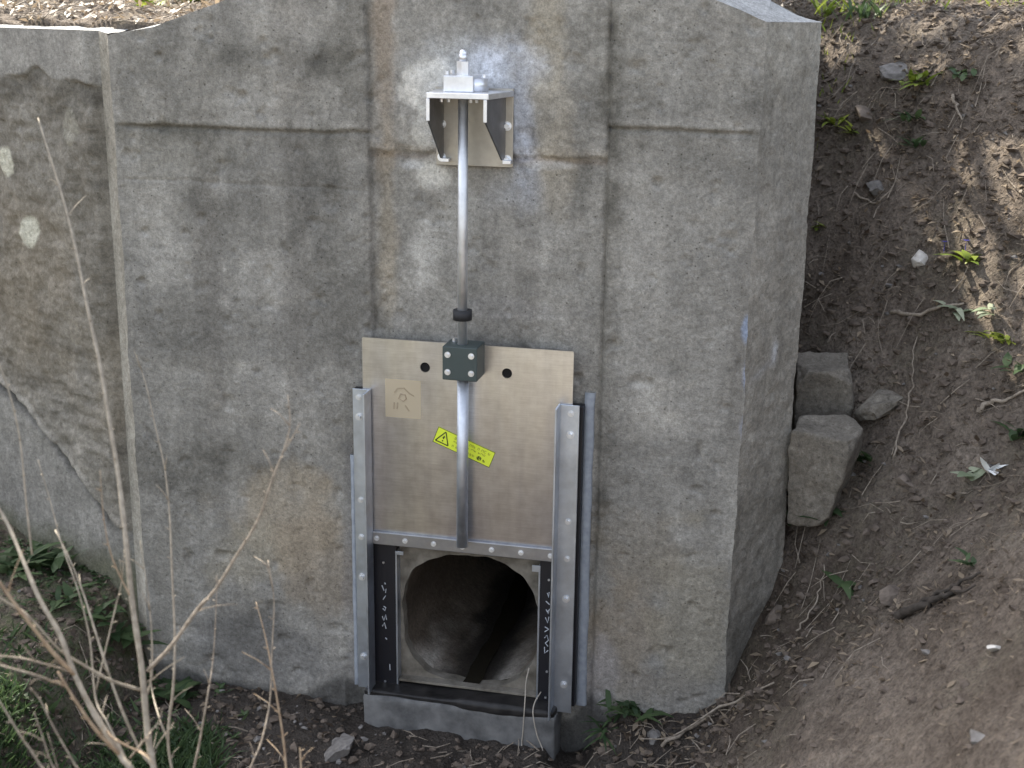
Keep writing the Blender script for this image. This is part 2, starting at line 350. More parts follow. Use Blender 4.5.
def concrete_colors(x, z, u, seed=0):
    n = fbm(x, z, seed, 1.6, 5, 50, .55); n2 = fbm(x, z, seed, 7., 4, 60, .6); st = fbm(x*9, z*.9, seed, 1., 4, 70)
    fine = fbm(x, z, seed, 30., 3, 80)
    v = .215+.050*n+.038*n2+.022*st+.03*fine
    c = np.stack([v*1.0, v*.985, v*.935], -1)
    return c, n, n2, st, fine
def front_wall():
    du = .0075
    X = np.arange(-1.625, 1.165+1e-6, (2.79)/round(2.79/du)); nu = len(X)
    V = np.linspace(0, 1, 480)
    XX, VV = np.meshgrid(X, V); z0 = -.35
    ZT = top_front(XX)+.010*fbm(XX, 0*XX, 7., 3., 4, 91)*1.
    ZZ = z0+(ZT-z0)*VV
    d = .006*fbm(XX, ZZ, 0, 2.5, 3, 20)+.0035*fbm(XX, ZZ, 0, 16., 4, 24, .6)
    jig = .006*fbm(XX, ZZ, 3, 6., 3, 28)
    zl1 = zpx(127, 240)+.0*XX; zl2 = zpx(184, 240); zm = zpx(156, 470); zr1 = zpx(129, 690)
    xl, xr = wp(372, 300)[0], wp(603, 300)[0]
    left = XX < xl; right = XX > xr; mid = ~left & ~right
    def groove(zc, w=.007): return np.exp(-((ZZ+jig-zc)/w)**2)
    # form-board steps: what is above the joint stands a little proud
    d += left*(-.010*sst(-.008, .008, ZZ+jig-zl1)+.012*groove(zl1-.012)+.005*groove(zl2))
    d += right*(-.009*sst(-.008, .008, ZZ+jig-zr1)+.012*groove(zr1-.010))
    d += mid*(.014*groove(zm, .010)-.007*sst(-.01, .01, ZZ+jig-zm))
    # middle panel slightly recessed between two vertical form joints
    jx = .006*fbm(XX*0, ZZ, 9, 3., 4, 35)
    d += .014*sst(xl-.006, xl+.006, XX+jx)*sst(xr+.006, xr-.006, XX+jx)
    d += .010*np.exp(-((XX+jx-xl)/.006)**2)+.014*np.exp(-((XX+jx-xr)/.007)**2)
    xl2 = wp(398, 100)[0]; d += .004*np.exp(-((XX+jx-xl2)/.006)**2)*(ZZ > 2.)
    # foot crumbles and swells
    d -= .03*sst(.45, .1, ZZ)*(.5+.5*fbm(XX, ZZ, 0, 5, 3, 44))*(np.abs(XX) > .6)
    # pits / chips
    pit = np.maximum(0, fbm(XX, ZZ, 5, 13., 3, 48)-.55)*.03; d += pit
    ed = np.minimum(XX-X[0], X[-1]-XX); fade = sst(0, .05, ed)
    d *= fade
    eo = edge_off(ZZ); Xo = XX+eo*np.exp(-((XX-X[0])/.02)**2)*1.+(-eo)*np.exp(-((XX-X[-1])/.02)**2)
    # ---- colour
    c, n, n2, st, fine = concrete_colors(XX, ZZ, XX)
    def add(px, py, rx, ry, dv, tint=(1, 1, 1), rot=0, soft=.4):
        b = blob(XX, ZZ, px, py, rx, ry, n2, rot, soft)[..., None]
        c[:] = c+b*dv*np.array(tint)
    def to(px, py, rx, ry, colr, a, rot=0, soft=.4, nn=None):
        b = a*blob(XX, ZZ, px, py, rx, ry, n2 if nn is None else nn, rot, soft)[..., None]
        c[:] = c*(1-b)+b*np.array(colr)
    add(250, 18, 95, 20, .06); add(352, 40, 30, 100, -.065); add(180, 75, 90, 40, -.035); add(480, 20, 140, 35, -.02)
    add(285, 58, 75, 20, -.03); add(245, 100, 40, 22, .035); add(300, 150, 50, 25, .02)
    add(165, 150, 75, 40, -.05, (1, 1, 1.05)); add(330, 150, 25, 40, -.05); add(205, 215, 50, 30, -.045)
    add(225, 270, 75, 45, .05); add(270, 350, 60, 70, .04); add(180, 330, 30, 60, -.02); add(150, 260, 30, 60, .03)
    add(335, 300, 35, 60, -.035); add(190, 470, 90, 28, -.075); add(240, 455, 60, 20, -.04); add(350, 440, 18, 60, -.04)
    to(290, 520, 75, 55, (.265, .225, .165), .6); to(245, 560, 40, 45, (.27, .25, .20), .6); to(320, 570, 45, 70, (.225, .185, .135), .6)
    to(170, 590, 30, 90, (.17, .165, .15), .5); to(260, 650, 90, 40, (.14, .14, .14), .6)
    # brown run and pale strip at left edge of the middle panel
    to(384, 40, 12, 170, (.25, .19, .135), .55, soft=.6); to(386, 220, 9, 130, (.25, .22, .165), .5, soft=.6)
    to(352, 560, 12, 120, (.12, .12, .14), .35)
    # middle panel
    add(430, 25, 35, 30, .04); add(500, 60, 50, 60, -.05); to(545, 60, 22, 90, (.30, .27, .21), .6); add(585, 90, 18, 120, -.05)
    to(426, 92, 33, 30, (.62, .61, .58), 1., soft=.2); to(422, 135, 14, 22, (.46, .46, .44), .8, soft=.3); to(432, 174, 26, 22, (.52, .52, .50), .9, soft=.25); to(425, 250, 16, 34, (.42, .42, .41), .7); to(455, 215, 24, 50, (.36, .36, .35), .5)
    add(415, 300, 40, 30, .03); add(540, 200, 25, 60, .02); to(560, 160, 14, 50, (.30, .27, .215), .4); add(440, 325, 60, 14, .01)
    # blue-white overspray around the bracket
    to(470, 92, 62, 52, (.50, .52, .55), .62, soft=.8); to(498, 62, 28, 24, (.46, .51, .63), .65, soft=.7); to(521, 135, 13, 55, (.40, .45, .57), .6, soft=.7); to(510, 195, 22, 18, (.40, .43, .49), .4, soft=.8)
    to(412, 165, 16, 6, (.42, .44, .47), .6, .6); to(545, 165, 22, 4, (.42, .42, .42), .6, -.5)
    to(512, 310, 70, 12, (.26, .26, .27), .3)
    # right panel
    add(625, 90, 20, 120, -.055); add(680, 60, 60, 45, .0); add(730, 85, 30, 50, -.03); add(690, 160, 60, 18, -.035)
    add(690, 240, 60, 60, .015); add(640, 300, 25, 90, .035); add(720, 380, 35, 90, .02); add(655, 420, 40, 60, .01); add(610, 330, 12, 160, -.03)
    to(640, 560, 45, 50, (.235, .21, .17), .5); to(620, 640, 40, 70, (.24, .20, .15), .6); to(690, 620, 40, 90, (.27, .25, .20), .6); to(660, 545, 50, 10, (.16, .15, .13), .4, -.5)
    to(600, 680, 18, 45, (.30, .30, .33), .5); to(665, 690, 50, 20, (.20, .19, .18), .5)
    to(746, 330, 5, 16, (.30, .40, .62), .8); to(748, 380, 6, 20, (.30, .38, .60), .8); to(744, 430, 4, 14, (.28, .32, .45), .5)
    # paler bands above joints, darker beneath
    c += (left*.075*np.exp(-((ZZ-zl1-.022)/.014)**2)*(st > -.4)*(XX > -1.5))[..., None]
    c -= (left*.07*sst(zl1-.10, zl1, ZZ)*(ZZ < zl1))[..., None]
    c -= (right*.055*sst(zr1-.08, zr1, ZZ)*(ZZ < zr1))[..., None]; c += (right*.045*np.exp(-((ZZ-zr1-.018)/.012)**2))[..., None]
    c -= (mid*.065*np.exp(-((ZZ-zm+.01)/.012)**2))[..., None]*np.array([.7, 1, 1.2])
    c += (mid*.03*np.exp(-((ZZ-zm-.025)/.015)**2))[..., None]*np.array([1.3, 1, .7])
    c -= (.035*np.exp(-((XX+jx-xr)/.012)**2)+.05*np.exp(-((XX+jx-xr-.02)/.03)**2)+.04*np.exp(-((XX+jx-xl)/.010)**2))[..., None]
    # blotchy lichen/dirt
    dk = sst(.25, .75, fbm(XX, ZZ, 4, 2.0, 5, 55, .55))[..., None]*.26; c *= 1-dk
    lt = sst(.35, .8, fbm(XX, ZZ, 14, 3.5, 5, 57, .65))[..., None]*.3; c *= 1+lt
    vs_ = sst(.05, .7, fbm(XX*5, ZZ*.45, 31, 1., 4, 33, .55))*sst(.6, 1.3, ZZ); c *= 1-.24*vs_[..., None]*np.array([.95, 1, 1.04])
    vl_ = sst(.15, .7, fbm(XX*3.5, ZZ*.8, 37, 1., 5, 43, .6)); c *= 1+.20*vl_[..., None]
    # damp foot
    wl = .22+.07*fbm(XX, 0*XX, 1, 3., 3, 99)+.13*np.exp(-((XX+.62)/.14)**2)+.10*np.exp(-((XX-.56)/.05)**2)
    w = sst(wl+.03, wl-.03, ZZ)[..., None]*(np.abs(XX) < 1.7)[..., None]*np.where(XX > .75, .35, 1.)[..., None]
    c = c*(1-w*.8)
    c = np.clip((c*.80+.048)*1.17*np.array([1.045, 1.0, .93]), .02, .65); lowf = w < .2; c = np.where(lowf, np.maximum(c, np.array([.088, .086, .080])), c)
    cxx = (XX[:-1, :-1]+XX[1:, 1:])/2; czz = (ZZ[:-1, :-1]+ZZ[1:, 1:])/2
    keep = ~((cxx > -.335) & (cxx < .335) & (czz > .315) & (czz < .985))
    me = grid_mesh('front_face', Xo, d, ZZ, keep); set_attr(me, 'albedo', c.reshape(-1, 3), True)
    return link('front_face', me, M['concrete'], head)
front_wall()

def side_wall(name, A, B, zt0, zt1, z0, fn, e0, e1, du=.012, dzn=300, zfun=None):
    """panel from A to B (xy), outward normal to the right of A->B; fn(u,z,L)->(disp, color)"""
    A = np.array(A); B = np.array(B); L = np.linalg.norm(B-A); t = (B-A)/L; nrm = np.array([t[1], -t[0]])
    U = np.linspace(0, L, max(3, int(L/du))); V = np.linspace(0, 1, dzn); UU, VV = np.meshgrid(U, V)
    zt = zt0+(zt1-zt0)*UU/L if zfun is None else zfun(UU)
    ZZ = z0+(zt-z0)*VV
    d, c = fn(UU, ZZ, L)
    d = d*sst(0, .04, UU)*sst(0, .04, L-UU)
    X = A[0]+t[0]*UU+nrm[0]*d; Y = A[1]+t[1]*UU+nrm[1]*d
    eo = edge_off(ZZ)
    if e0: X += e0*eo*np.exp(-(UU/.02)**2)
    if e1: X += e1*eo*np.exp(-((L-UU)/.02)**2)
    me = grid_mesh(name, X, Y, ZZ); set_attr(me, 'albedo', np.clip(c*1.08*np.array([1.04, 1., .94]), .02, .7).reshape(-1, 3), True)
    return link(name, me, M['concrete'], head)
BL = (-1.712, .075); ang = R(25); LL = 3.2; EL = (BL[0]-LL*math.cos(ang), BL[1]+LL*math.sin(ang))
def f_strip(u, z, L):
    c, n, n2, st, fine = concrete_colors(u-2, z, u, 3); d = .004*fbm(u, z, 3, 8., 4, 20)
    c = c*1.15+np.array([.065, .055, .035]); 
    w = sst(.5, .3, z)[..., None]; return d, c*(1-.3*w)
side_wall('corner_face', BL, (-1.625, 0), 3.245, 3.235, -.35, f_strip, 0, 1, .006)
def f_left(u, z, L):      # u runs from far left end to the corner
    s = L-u               # distance from the corner
    c, n, n2, st, fine = concrete_colors(u+20, z, u, 6)
    zt = 3.245
    # wavy bottom of smoother cap band
    band = 3.02+.02*fbm(s*0, s, 1, 6, 3, 71)+.05*np.exp(-((s-.42)/.08)**2)
    lowr = sst(band+.006, band-.006, z)
    # upper rough coat ends along a falling diagonal; a smooth apron lies below
    zd = np.interp(s, [0, .137, .246, .398, .713, 1.048, 3.2], [.88, .955, 1.05, 1.146, 1.344, 1.495, 2.4])+.025*fbm(s, 0*s, 2, 5, 4, 73)
    up = sst(-.008, .008, z-zd)
    d = up*(.055+lowr*(.018*fbm(s, z, 4, 7., 4, 75, .6)+.005*fbm(s*1.2, z*5, 4, 5., 3, 76)-.01))
    crev = np.exp(-((z-zd+.045)/.032)**2)*sst(.10, .3, s); d = d-.05*crev+.012*np.exp(-((z-zd-.02)/.02)**2)
    d += (1-up)*(.006*fbm(s, z, 8, 6., 4, 77)+.03*sst(1.9, .6, z))
    rough = (up*lowr)[..., None]
    c = c*(1-rough)+rough*(c*.80+np.array([.022, .015, .004]))
    str_ = sst(.1, .7, fbm(s*2, z*9, 3, 2.2, 4, 79))[..., None]*rough; c = c*(1-.25*str_)
    tan = sst(-.2, .6, fbm(s, z, 13, 1.7, 4, 81))[..., None]*rough*sst(2.9, 2.3, z)[..., None]*.40; c = c*(1-tan)+tan*np.array([.24, .205, .155])
    c = c*(1-(1-up)[..., None]*.15)+((1-up)*.03)[..., None]
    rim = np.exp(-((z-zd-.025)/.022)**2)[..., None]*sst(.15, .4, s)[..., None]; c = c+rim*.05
    c = c*(1-.75*np.exp(-((z-zd+.05)/.035)**2)[..., None]*sst(.05, .2, s)[..., None])  # shade in the crevice under the coat's lip, painted into the colour
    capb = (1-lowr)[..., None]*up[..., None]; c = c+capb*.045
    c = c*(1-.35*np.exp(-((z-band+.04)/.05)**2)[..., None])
    for (px, py, rx, rz) in ((8, 163, .062, .075), (42, 229, .070, .075), (75, 128, .05, .08)):
        q = wp(px, py, .35 if px < 60 else .12); ss = (BL[0]-q[0])/math.cos(ang); amt = .85 if px < 60 else .2
        dd = np.sqrt(((s-ss)/rx)**2+((z-q[2])/rz)**2)+.35*n2; b = sst(1.2, .9, dd)[..., None]*amt; c = c*(1-b)+b*np.array([.50, .50, .43])
    mossb = sst(.85, .62, z+.04*n2)[..., None]*.7; c = c*(1-mossb)+mossb*np.array([.085, .09, .045])
    return d, c
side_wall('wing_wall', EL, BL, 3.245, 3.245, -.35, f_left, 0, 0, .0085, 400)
CR = (1.375, .30)
def f_right(u, z, L):
    c, n, n2, st, fine = concrete_colors(u+40, z, u, 9)
    d = .005*fbm(u, z, 12, 6., 4, 20)+.004*fbm(u, z, 12, 20., 3, 21)
    c = c*.90+np.array([.065, .058, .046])
    q = np.exp(-(((u-.19)/.018)**2+((z-1.98)/.045)**2)*1.)[..., None]*.9; c = c*(1-q)+q*np.array([.5, .52, .56])
    q = np.exp(-(((z-1.93-.45*(u-.15))/.02)**2+((u-.12)/.07)**2))[..., None]*.3; c = c*(1-q)+q*np.array([.4, .42, .47])
    dk = sst(3.2, 3.0, z+.05*n2)*sst(2.2, 2.8, z); c = c*(1-.12*dk[..., None])
    rough = sst(1.0, .75, z+.05*n2)[..., None]; c = c*(1-.3*rough)
    return d, c
side_wall('wing_wall', (1.165, 0), CR, 3.325, 3.325, -.2, f_right, -1, 1, .0075, 400)
def f_end(u, z, L):
    c, n, n2, st, fine = concrete_colors(u+60, z, u, 15); return .006*fbm(u, z, 22, 8., 3, 20), c*.9
side_wall('wing_end', CR, (1.12, .48), 3.325, 3.325, -.2, f_end, 1, 0, .02, 150)
# coping / wall tops
def strip(name, F_, B_, n=160, m=8, bright=1.):
    """F_(t)->front xyz, B_(t)->back xyz"""
    T = np.linspace(0, 1, n); a = np.array([F_(t) for t in T]); b = np.array([B_(t) for t in T])
    W = np.linspace(0, 1, m)[:, None, None]; g = a[None]*(1-W)+b[None]*W
    g[1:-1, :, 2] += .007*fbm(g[1:-1, :, 0], g[1:-1, :, 1], 0, 9, 3, 7)
    me = grid_mesh(name, g[..., 0], g[..., 1], g[..., 2])
    c, *_ = concrete_colors(g[..., 0], g[..., 1]*3, 0, 5); c = (c*.6+.20)*bright
    set_attr(me, 'albedo', np.clip(c, .02, .7).reshape(-1, 3), True); return link(name, me, M['concrete'], head)
def tf(x): return float(top_front(x))
def _jag(x): return float(.010*fbm(np.array([x]), np.array([0.]), 7., 3., 4, 91)[0])
strip('coping', lambda t: (-1.625+2.79*t, -.003, tf(-1.625+2.79*t)+_jag(-1.625+2.79*t)), lambda t: (-1.625+2.79*t, .30, float(top_back(-1.625+2.79*t))), 300)
strip('coping', lambda t: (1.165+.21*t, .30*t, 3.325), lambda t: (1.165+.15*t, .30+.15*t, 3.405-.066*t-.01*t), 20)
strip('coping', lambda t: (EL[0]+(BL[0]-EL[0])*t, EL[1]+(BL[1]-EL[1])*t-.06*(1-t*0)*0, 3.245), lambda t: (EL[0]+(BL[0]-EL[0])*t+.08, EL[1]+(BL[1]-EL[1])*t+.2, 3.262), 120)
strip('coping', lambda t: (-1.712+.087*t, .075-.075*t, 3.245-.01*t), lambda t: (-1.61, .3, 3.26), 4)
def back_face(pts):
    bm = bmesh.new(); n = len(pts)
    a = [bm.verts.new((x, y, z)) for x, y, z in pts]; b = [bm.verts.new((x, y, -.3)) for x, y, z in pts]
    for i in range(n-1): bm.faces.new((b[i], b[i+1], a[i+1], a[i]))
    me_o = obj('back_face', bm, M['block'], head); return me_o
back_face([(x, .30, float(top_back(x))) for x in np.linspace(-1.62, -.345, 20)])
back_face([(x, .30, float(top_back(x))) for x in np.linspace(.345, 1.165, 20)]+[(1.315, .45, 3.33)])
bm = bmesh.new(); _x = np.linspace(-.345, .345, 8)
_a = [bm.verts.new((x, .30, float(top_back(x)))) for x in _x]; _b = [bm.verts.new((x, .30, 1.02)) for x in _x]
for i in range(7): bm.faces.new((_b[i], _b[i+1], _a[i+1], _a[i]))
obj('back_face', bm, M['block'], head)

# pipe mouth surround with the round hole, the barrel, the sill
bm = bmesh.new(); cz = .663; pr = .318
NS = 144; ring = []; outer = []
def PRF(a, n=2.55): return .322*(np.abs(np.cos(a))**n+np.abs(np.sin(a))**n)**(-1/n)
for k in range(NS):
    a = 2*math.pi*k/NS; ca, sa = math.cos(a), math.sin(a)
    rr = PRF(a)*(1+.010*math.sin(5*a+1)+.007*math.sin(11*a)+.006*math.sin(23*a+2))
    s = 1/max(abs(ca)/.345, abs(sa)/.345); ring.append((rr*ca, cz+rr*sa)); outer.append((s*ca, cz+s*sa))
vr = [bm.verts.new((x, -.006, z)) for x, z in ring]; vo = [bm.verts.new((x, -.006, z)) for x, z in outer]
vb = [bm.verts.new((x, .05, z)) for x, z in ring]; vo2 = [bm.verts.new((x, .03, z)) for x, z in outer]
for k in range(NS):
    j = (k+1) % NS
    bm.faces.new((vr[k], vr[j], vo[j], vo[k])); bm.faces.new((vr[j], vr[k], vb[k], vb[j])); bm.faces.new((vo[k], vo[j], vo2[j], vo2[k]))
bmesh.ops.recalc_face_normals(bm, faces=bm.faces)
M['collar'] = mottled('damp_pipe_surround', (.09, .078, .06), (.26, .235, .195), 11, .85, .6, .01)
obj('pipe_surround', bm, M['collar'], head)
U = np.linspace(0, 1, 60); A_ = np.linspace(0, 2*math.pi, 97); AA, UU = np.meshgrid(A_, U)
yy = .045+UU**1.5*3.2; rr = PRF(AA)*1.01+.005*fbm(np.cos(AA)*3, np.sin(AA)*3, yy*3, 1.5, 3, 5)
low = np.clip(-np.sin(AA), 0, 1)
me = grid_mesh('pipe_barrel', rr*np.cos(AA), yy, cz+rr*np.sin(AA))
sc = (sst(.52, .70, low+.10*fbm(AA*2, yy*4, 0, 1.5, 3, 16))*sst(.985, .94, low)*np.exp(-yy*3.2))*np.clip(.55+.9*fbm(AA*3, yy*7, 0, 1.5, 4, 6), .1, 1.1)
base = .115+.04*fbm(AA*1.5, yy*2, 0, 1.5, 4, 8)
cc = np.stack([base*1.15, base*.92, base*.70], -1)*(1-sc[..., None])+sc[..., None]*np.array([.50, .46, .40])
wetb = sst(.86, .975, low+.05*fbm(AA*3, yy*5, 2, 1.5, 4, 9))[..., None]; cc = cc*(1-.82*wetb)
set_attr(me, 'albedo', np.clip(cc, .01, .6).reshape(-1, 3), True)
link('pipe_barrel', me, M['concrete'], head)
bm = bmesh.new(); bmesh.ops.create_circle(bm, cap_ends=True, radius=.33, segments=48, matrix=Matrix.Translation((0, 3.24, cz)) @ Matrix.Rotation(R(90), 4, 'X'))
obj('pipe_end', bm, M['hole'], head)  # black cap painted as the unlit depth of the pipe
# sill block under the gate
def lumpy_box(name, x0, x1, y0, y1, z0, z1, m, parent, bev=.008, n=.004, cuts=14, seed=0, f=9., mtx=None, shape=None, chips=0):
    bm = bmesh.new(); add_box(bm, x0, x1, y0, y1, z0, z1, 0)
    bmesh.ops.subdivide_edges(bm, edges=bm.edges, cuts=cuts, use_grid_fill=True)
    co = np.array([v.co[:] for v in bm.verts]); c0 = np.array([(x0+x1)/2, (y0+y1)/2, (z0+z1)/2]); h = np.array([x1-x0, y1-y0, z1-z0])/2
    q = (co-c0)
    # round the corners
    inner = np.clip(q, -(h-bev), h-bev); dv = q-inner; ln = np.linalg.norm(dv, axis=1, keepdims=True); ln[ln < 1e-9] = 1
    q = inner+dv/np.maximum(1, ln/bev)
    nn = fbm(co[:, 0], co[:, 1], co[:, 2]+seed, f, 4, 60+seed); nn2 = fbm(co[:, 0]+9, co[:, 1], co[:, 2]+seed, f*.4, 3, 66+seed)
    dirn = q/h; dirn /= np.linalg.norm(dirn, axis=1, keepdims=True)
    q = q+dirn*(nn*n+nn2*n*2)[:, None]
    if chips:
        rdc = random.Random(seed)
        for _ in range(chips):
            nn_ = np.array([rdc.choice((-1, 1))*rdc.uniform(.3, 1), rdc.choice((-1, 1))*rdc.uniform(.3, 1), rdc.choice((-1, 1, 1))*rdc.uniform(.3, 1)]); nn_ /= np.linalg.norm(nn_)
            o_ = np.abs(h)@np.abs(nn_)*rdc.uniform(.74, .90); dd_ = q@nn_+.012*nn; q = q-np.outer(np.maximum(0, dd_-o_), nn_)
    co = q+c0
    if shape: co = shape(co)
    for v, c in zip(bm.verts, co): v.co = c
    if mtx is not None: bm.transform(mtx)
    return obj(name, bm, m, parent, True)
M['sill'] = mottled('sill_concrete', (.095, .094, .092), (.21, .207, .20), 11, .9, .6, .008)
lumpy_box('sill', -.475, .43, -.155, .01, -.10, .304, M['sill'], head, .016, .006, 26, 3, 7.)
lumpy_box('wet_mortar_bed', -.472, .427, -.150, -.004, .284, .332, M['wetledge'], head, .02, .007, 26, 5, 9.)
# pipe water film
bm = bmesh.new(); 
w = mat('dark_water', (.02, .017, .012), .08); NT(w)
wy = np.linspace(-.004, 3.2, 60); wrow = []
for y_ in wy:
    k1 = .035+.03*float(fbm(np.array([y_]), 0, 1, 2.5, 3, 3)[0])+.02*min(1, y_*.5); k2 = .035+.03*float(fbm(np.array([y_]), 5, 1, 2.5, 3, 3)[0])+.02*min(1, y_*.5); m_ = .02*math.sin(y_*3)
    wrow.append([bm.verts.new((x, y_, cz-.322+.004)) for x in (m_-k1, m_+k2)])
for a, b in zip(wrow, wrow[1:]): bm.faces.new((a[0], a[1], b[1], b[0]))
tag(obj('water', bm, w), kind='structure')

# ------------------------------------------------------------------ the sluice gate
gate = empty('sluice_gate', (0, -.08, .3))
tag(gate, 'stainless steel sluice gate with square plate, long stem and side rails over the pipe mouth', 'sluice gate')
gate_off = Vector((0, -.08, .3))
def gpart(name, bm, m, parent=None, smooth=False):
    p = parent or gate
    o = obj(name, bm, m, None, smooth); o.parent = p; o.matrix_parent_inverse = Matrix.Identity(4)
    # keep mesh coordinates global: shift by parent's world offset
    if p is gate: o.location = -gate_off
    return o
def bolt_bm(p, r=.011, h=.010, d=(0, -1, 0), washer=True):
    bm = bmesh.new(); p = Vector(p); d = Vector(d)
    if washer: add_cyl(bm, p, p+d*.0025, r*1.55, seg=20)
    add_cyl(bm, p+d*.0025, p+d*(.0025+h), r, r*.92, seg=6)
    return bm
def bolts(pts, parent, m='bright', **k):
    for p in pts: gpart('bolt', bolt_bm(p, **k), M[m], parent)
def plate_holes(x0, x1, z0, z1, holes, y0, y1):
    bm = bmesh.new(); es = []
    def loop(pts):
        vs = [bm.verts.new((x, y0, z)) for x, z in pts]
        for i in range(len(vs)): es.append(bm.edges.new((vs[i], vs[(i+1) % len(vs)])))
    def corners():
        out = []; r = .006
        for cx, cz_, a0 in ((x1-r, z1-r, 0), (x0+r, z1-r, 90), (x0+r, z0+r, 180), (x1-r, z0+r, 270)):
            for k in range(4): a = R(a0+k*30); out.append((cx+r*math.cos(a), cz_+r*math.sin(a)))
        return out
    loop(corners())
    for hx, hz, r in holes: loop([(hx+r*math.cos(k*math.pi/14), hz+r*math.sin(k*math.pi/14)) for k in range(28)])
    f = bmesh.ops.triangle_fill(bm, use_beauty=True, edges=es)
    fs = [g for g in f['geom'] if isinstance(g, bmesh.types.BMFace)]
    ex = bmesh.ops.extrude_face_region(bm, geom=fs)
    for v in ex['geom']:
        if isinstance(v, bmesh.types.BMVert): v.co.y = y1
    bmesh.ops.recalc_face_normals(bm, faces=bm.faces); return bm
YP = -.070
plate = gpart('gate_plate', plate_holes(-.474, .459, 1.03, 1.983, [(-.190, 1.868, .022), (.173, 1.868, .022)], YP+.008, YP), M['sheet'])
# near-black panel added behind the two holes, standing for the shade inside
bm = bmesh.new(); add_box(bm, -.24, .22, YP+.0085, YP+.014, 1.80, 1.93); gpart('hole_shade_panel', bm, M['hole'], plate)
bm = bmesh.new(); add_box(bm, -.437, .405, YP-.018, YP-.0005, 1.030, 1.090, .003)
bar = gpart('bottom_bar', bm, M['bar']); bolts([(-.415+k*.133, YP-.018, 1.060) for k in range(7)], bar, 'steel', r=.008, h=.005)
for s in (-1, 1):   # guide: black plastic strip + steel angle with flange, one mesh each
    xi = -.437 if s < 0 else .407; xo = -.518 if s < 0 else .492
    zt = 1.752
    g = bmesh.new(); a, b = (xo-.01, -.335) if s < 0 else (.330, xo+.01)
    add_box(g, a, b, -.052, -.004, .318, 1.74, .002)
    strip_o = gpart('guide_strip', g, M['black'])
    r = bmesh.new(); 
    add_box(r, min(xi, xo), max(xi, xo), -.082, -.0745, .300, zt, .0015)
    add_box(r, xi-.004, xi+.004, -.172, -.0822, .300 if s > 0 else .318, zt+.004, .0015)
    bx = [] ; rail = gpart('side_rail', r, M['rail'])
    xm = (xi+xo)/2+(-.012 if s < 0 else .006)
    zz = [1.715, 1.625, 1.235, 1.055, .86, .46] if s < 0 else [1.715, 1.62, 1.225, 1.05, .86, .44]
    for i, z in enumerate(zz): bolts([(xm, -.082, z)], rail, 'steel', r=.011 if i in (1, 4, 5) else .009, h=.012 if i in (1, 4, 5) else .006)
    # bolt heads on the black strips
    xs_ = -.395 if s < 0 else .372
    for z in ([.93, .33] if s < 0 else [.93, .48, .35]): bolts([(xs_+(-.004 if s > 0 and z < .4 else 0), -.052, z)], strip_o, 'bright', r=.006, h=.004, washer=False)
    # chalk marks scrawled up the strip
    def st(pts, w=.0024):
        ch = bmesh.new(); add_tube(ch, [Vector((x, -.0535, z)) for x, z in pts], w, 4); gpart('chalk_mark', ch, M['chalk'], strip_o)
    if s < 0:
        L = [[(-.392, .83), (-.388, .822)], [(-.405, .815), (-.395, .79), (-.385, .80), (-.388, .78)], [(-.40, .745), (-.388, .765)],
             [(-.402, .70), (-.392, .69), (-.388, .705), (-.398, .712)], [(-.405, .66), (-.398, .64), (-.388, .67), (-.385, .645)],
             [(-.405, .61), (-.396, .63), (-.388, .60)], [(-.392, .553), (-.384, .545)], [(-.372, .42), (-.371, .39)]]
    else:
        L = [[(.366, .865), (.372, .845), (.374, .87)], [(.360, .825), (.378, .81)], [(.362, .785), (.372, .765), (.378, .79), (.368, .775)],
             [(.360, .745), (.370, .72), (.376, .75)], [(.358, .70), (.376, .69), (.358, .675)], [(.358, .645), (.368, .66), (.376, .635), (.362, .62), (.374, .605)], [(.358, .60), (.36, .57), (.376, .585)]]
    for l in L: st(l)
    # steel lip at the side of the opening with a bright corner tab
    l = bmesh.new(); xl_ = -.335 if s < 0 else .3285
    add_box(l, xl_-.004, xl_+.004, -.056, -.006, .322, .992, .001)
    add_box(l, min(xl_, xl_-s*.034), max(xl_, xl_-s*.034), -.0565, -.050, .962 if s > 0 else .975, .992, .001)
    gpart('frame_lip', l, M['rail'])
l = bmesh.new(); add_box(l, -.329, .323, -.050, -.0065, .338, .350, .002); gpart('bottom_seal', l, M['collar'])
# stem, collar, coupling
SY = -.145
bm = bmesh.new(); add_cyl(bm, (-.004, SY, 1.95), (-.004, SY, 3.02), .0205, seg=24); stem_o = gpart('stem', bm, M['steel'], None, True)
for p in stem_o.data.polygons: p.use_smooth = len(p.vertices) == 4
bm = bmesh.new(); add_cyl(bm, (-.006, SY+.012, 1.082), (-.004, SY+.012, 1.87), .0245, seg=24); so = gpart('stem', bm, M['stemlow'], None, True)
for p in so.data.polygons: p.use_smooth = len(p.vertices) == 4
bm = bmesh.new(); add_cyl(bm, (-.004, SY, 2.108), (-.004, SY, 2.150), .040, seg=24); o = gpart('stem_collar', bm, M['dark'], None, True)
for p in o.data.polygons: p.use_smooth = len(p.vertices) == 4
bm = bmesh.new(); add_box(bm, -.075, .075, -.205, YP-.001, 1.858, 2.003, .004); cb = gpart('coupling_block', bm, M['green'])
bolts([(x, -.205, z) for x in (-.052, .050) for z in (1.893, 1.968)], cb, 'bright', r=.0085, h=.007)
bm = bmesh.new(); add_cyl(bm, (-.045, -.11, 2.003), (-.045, -.11, 2.018), .012, seg=6); gpart('bolt', bm, M['bright'], cb)
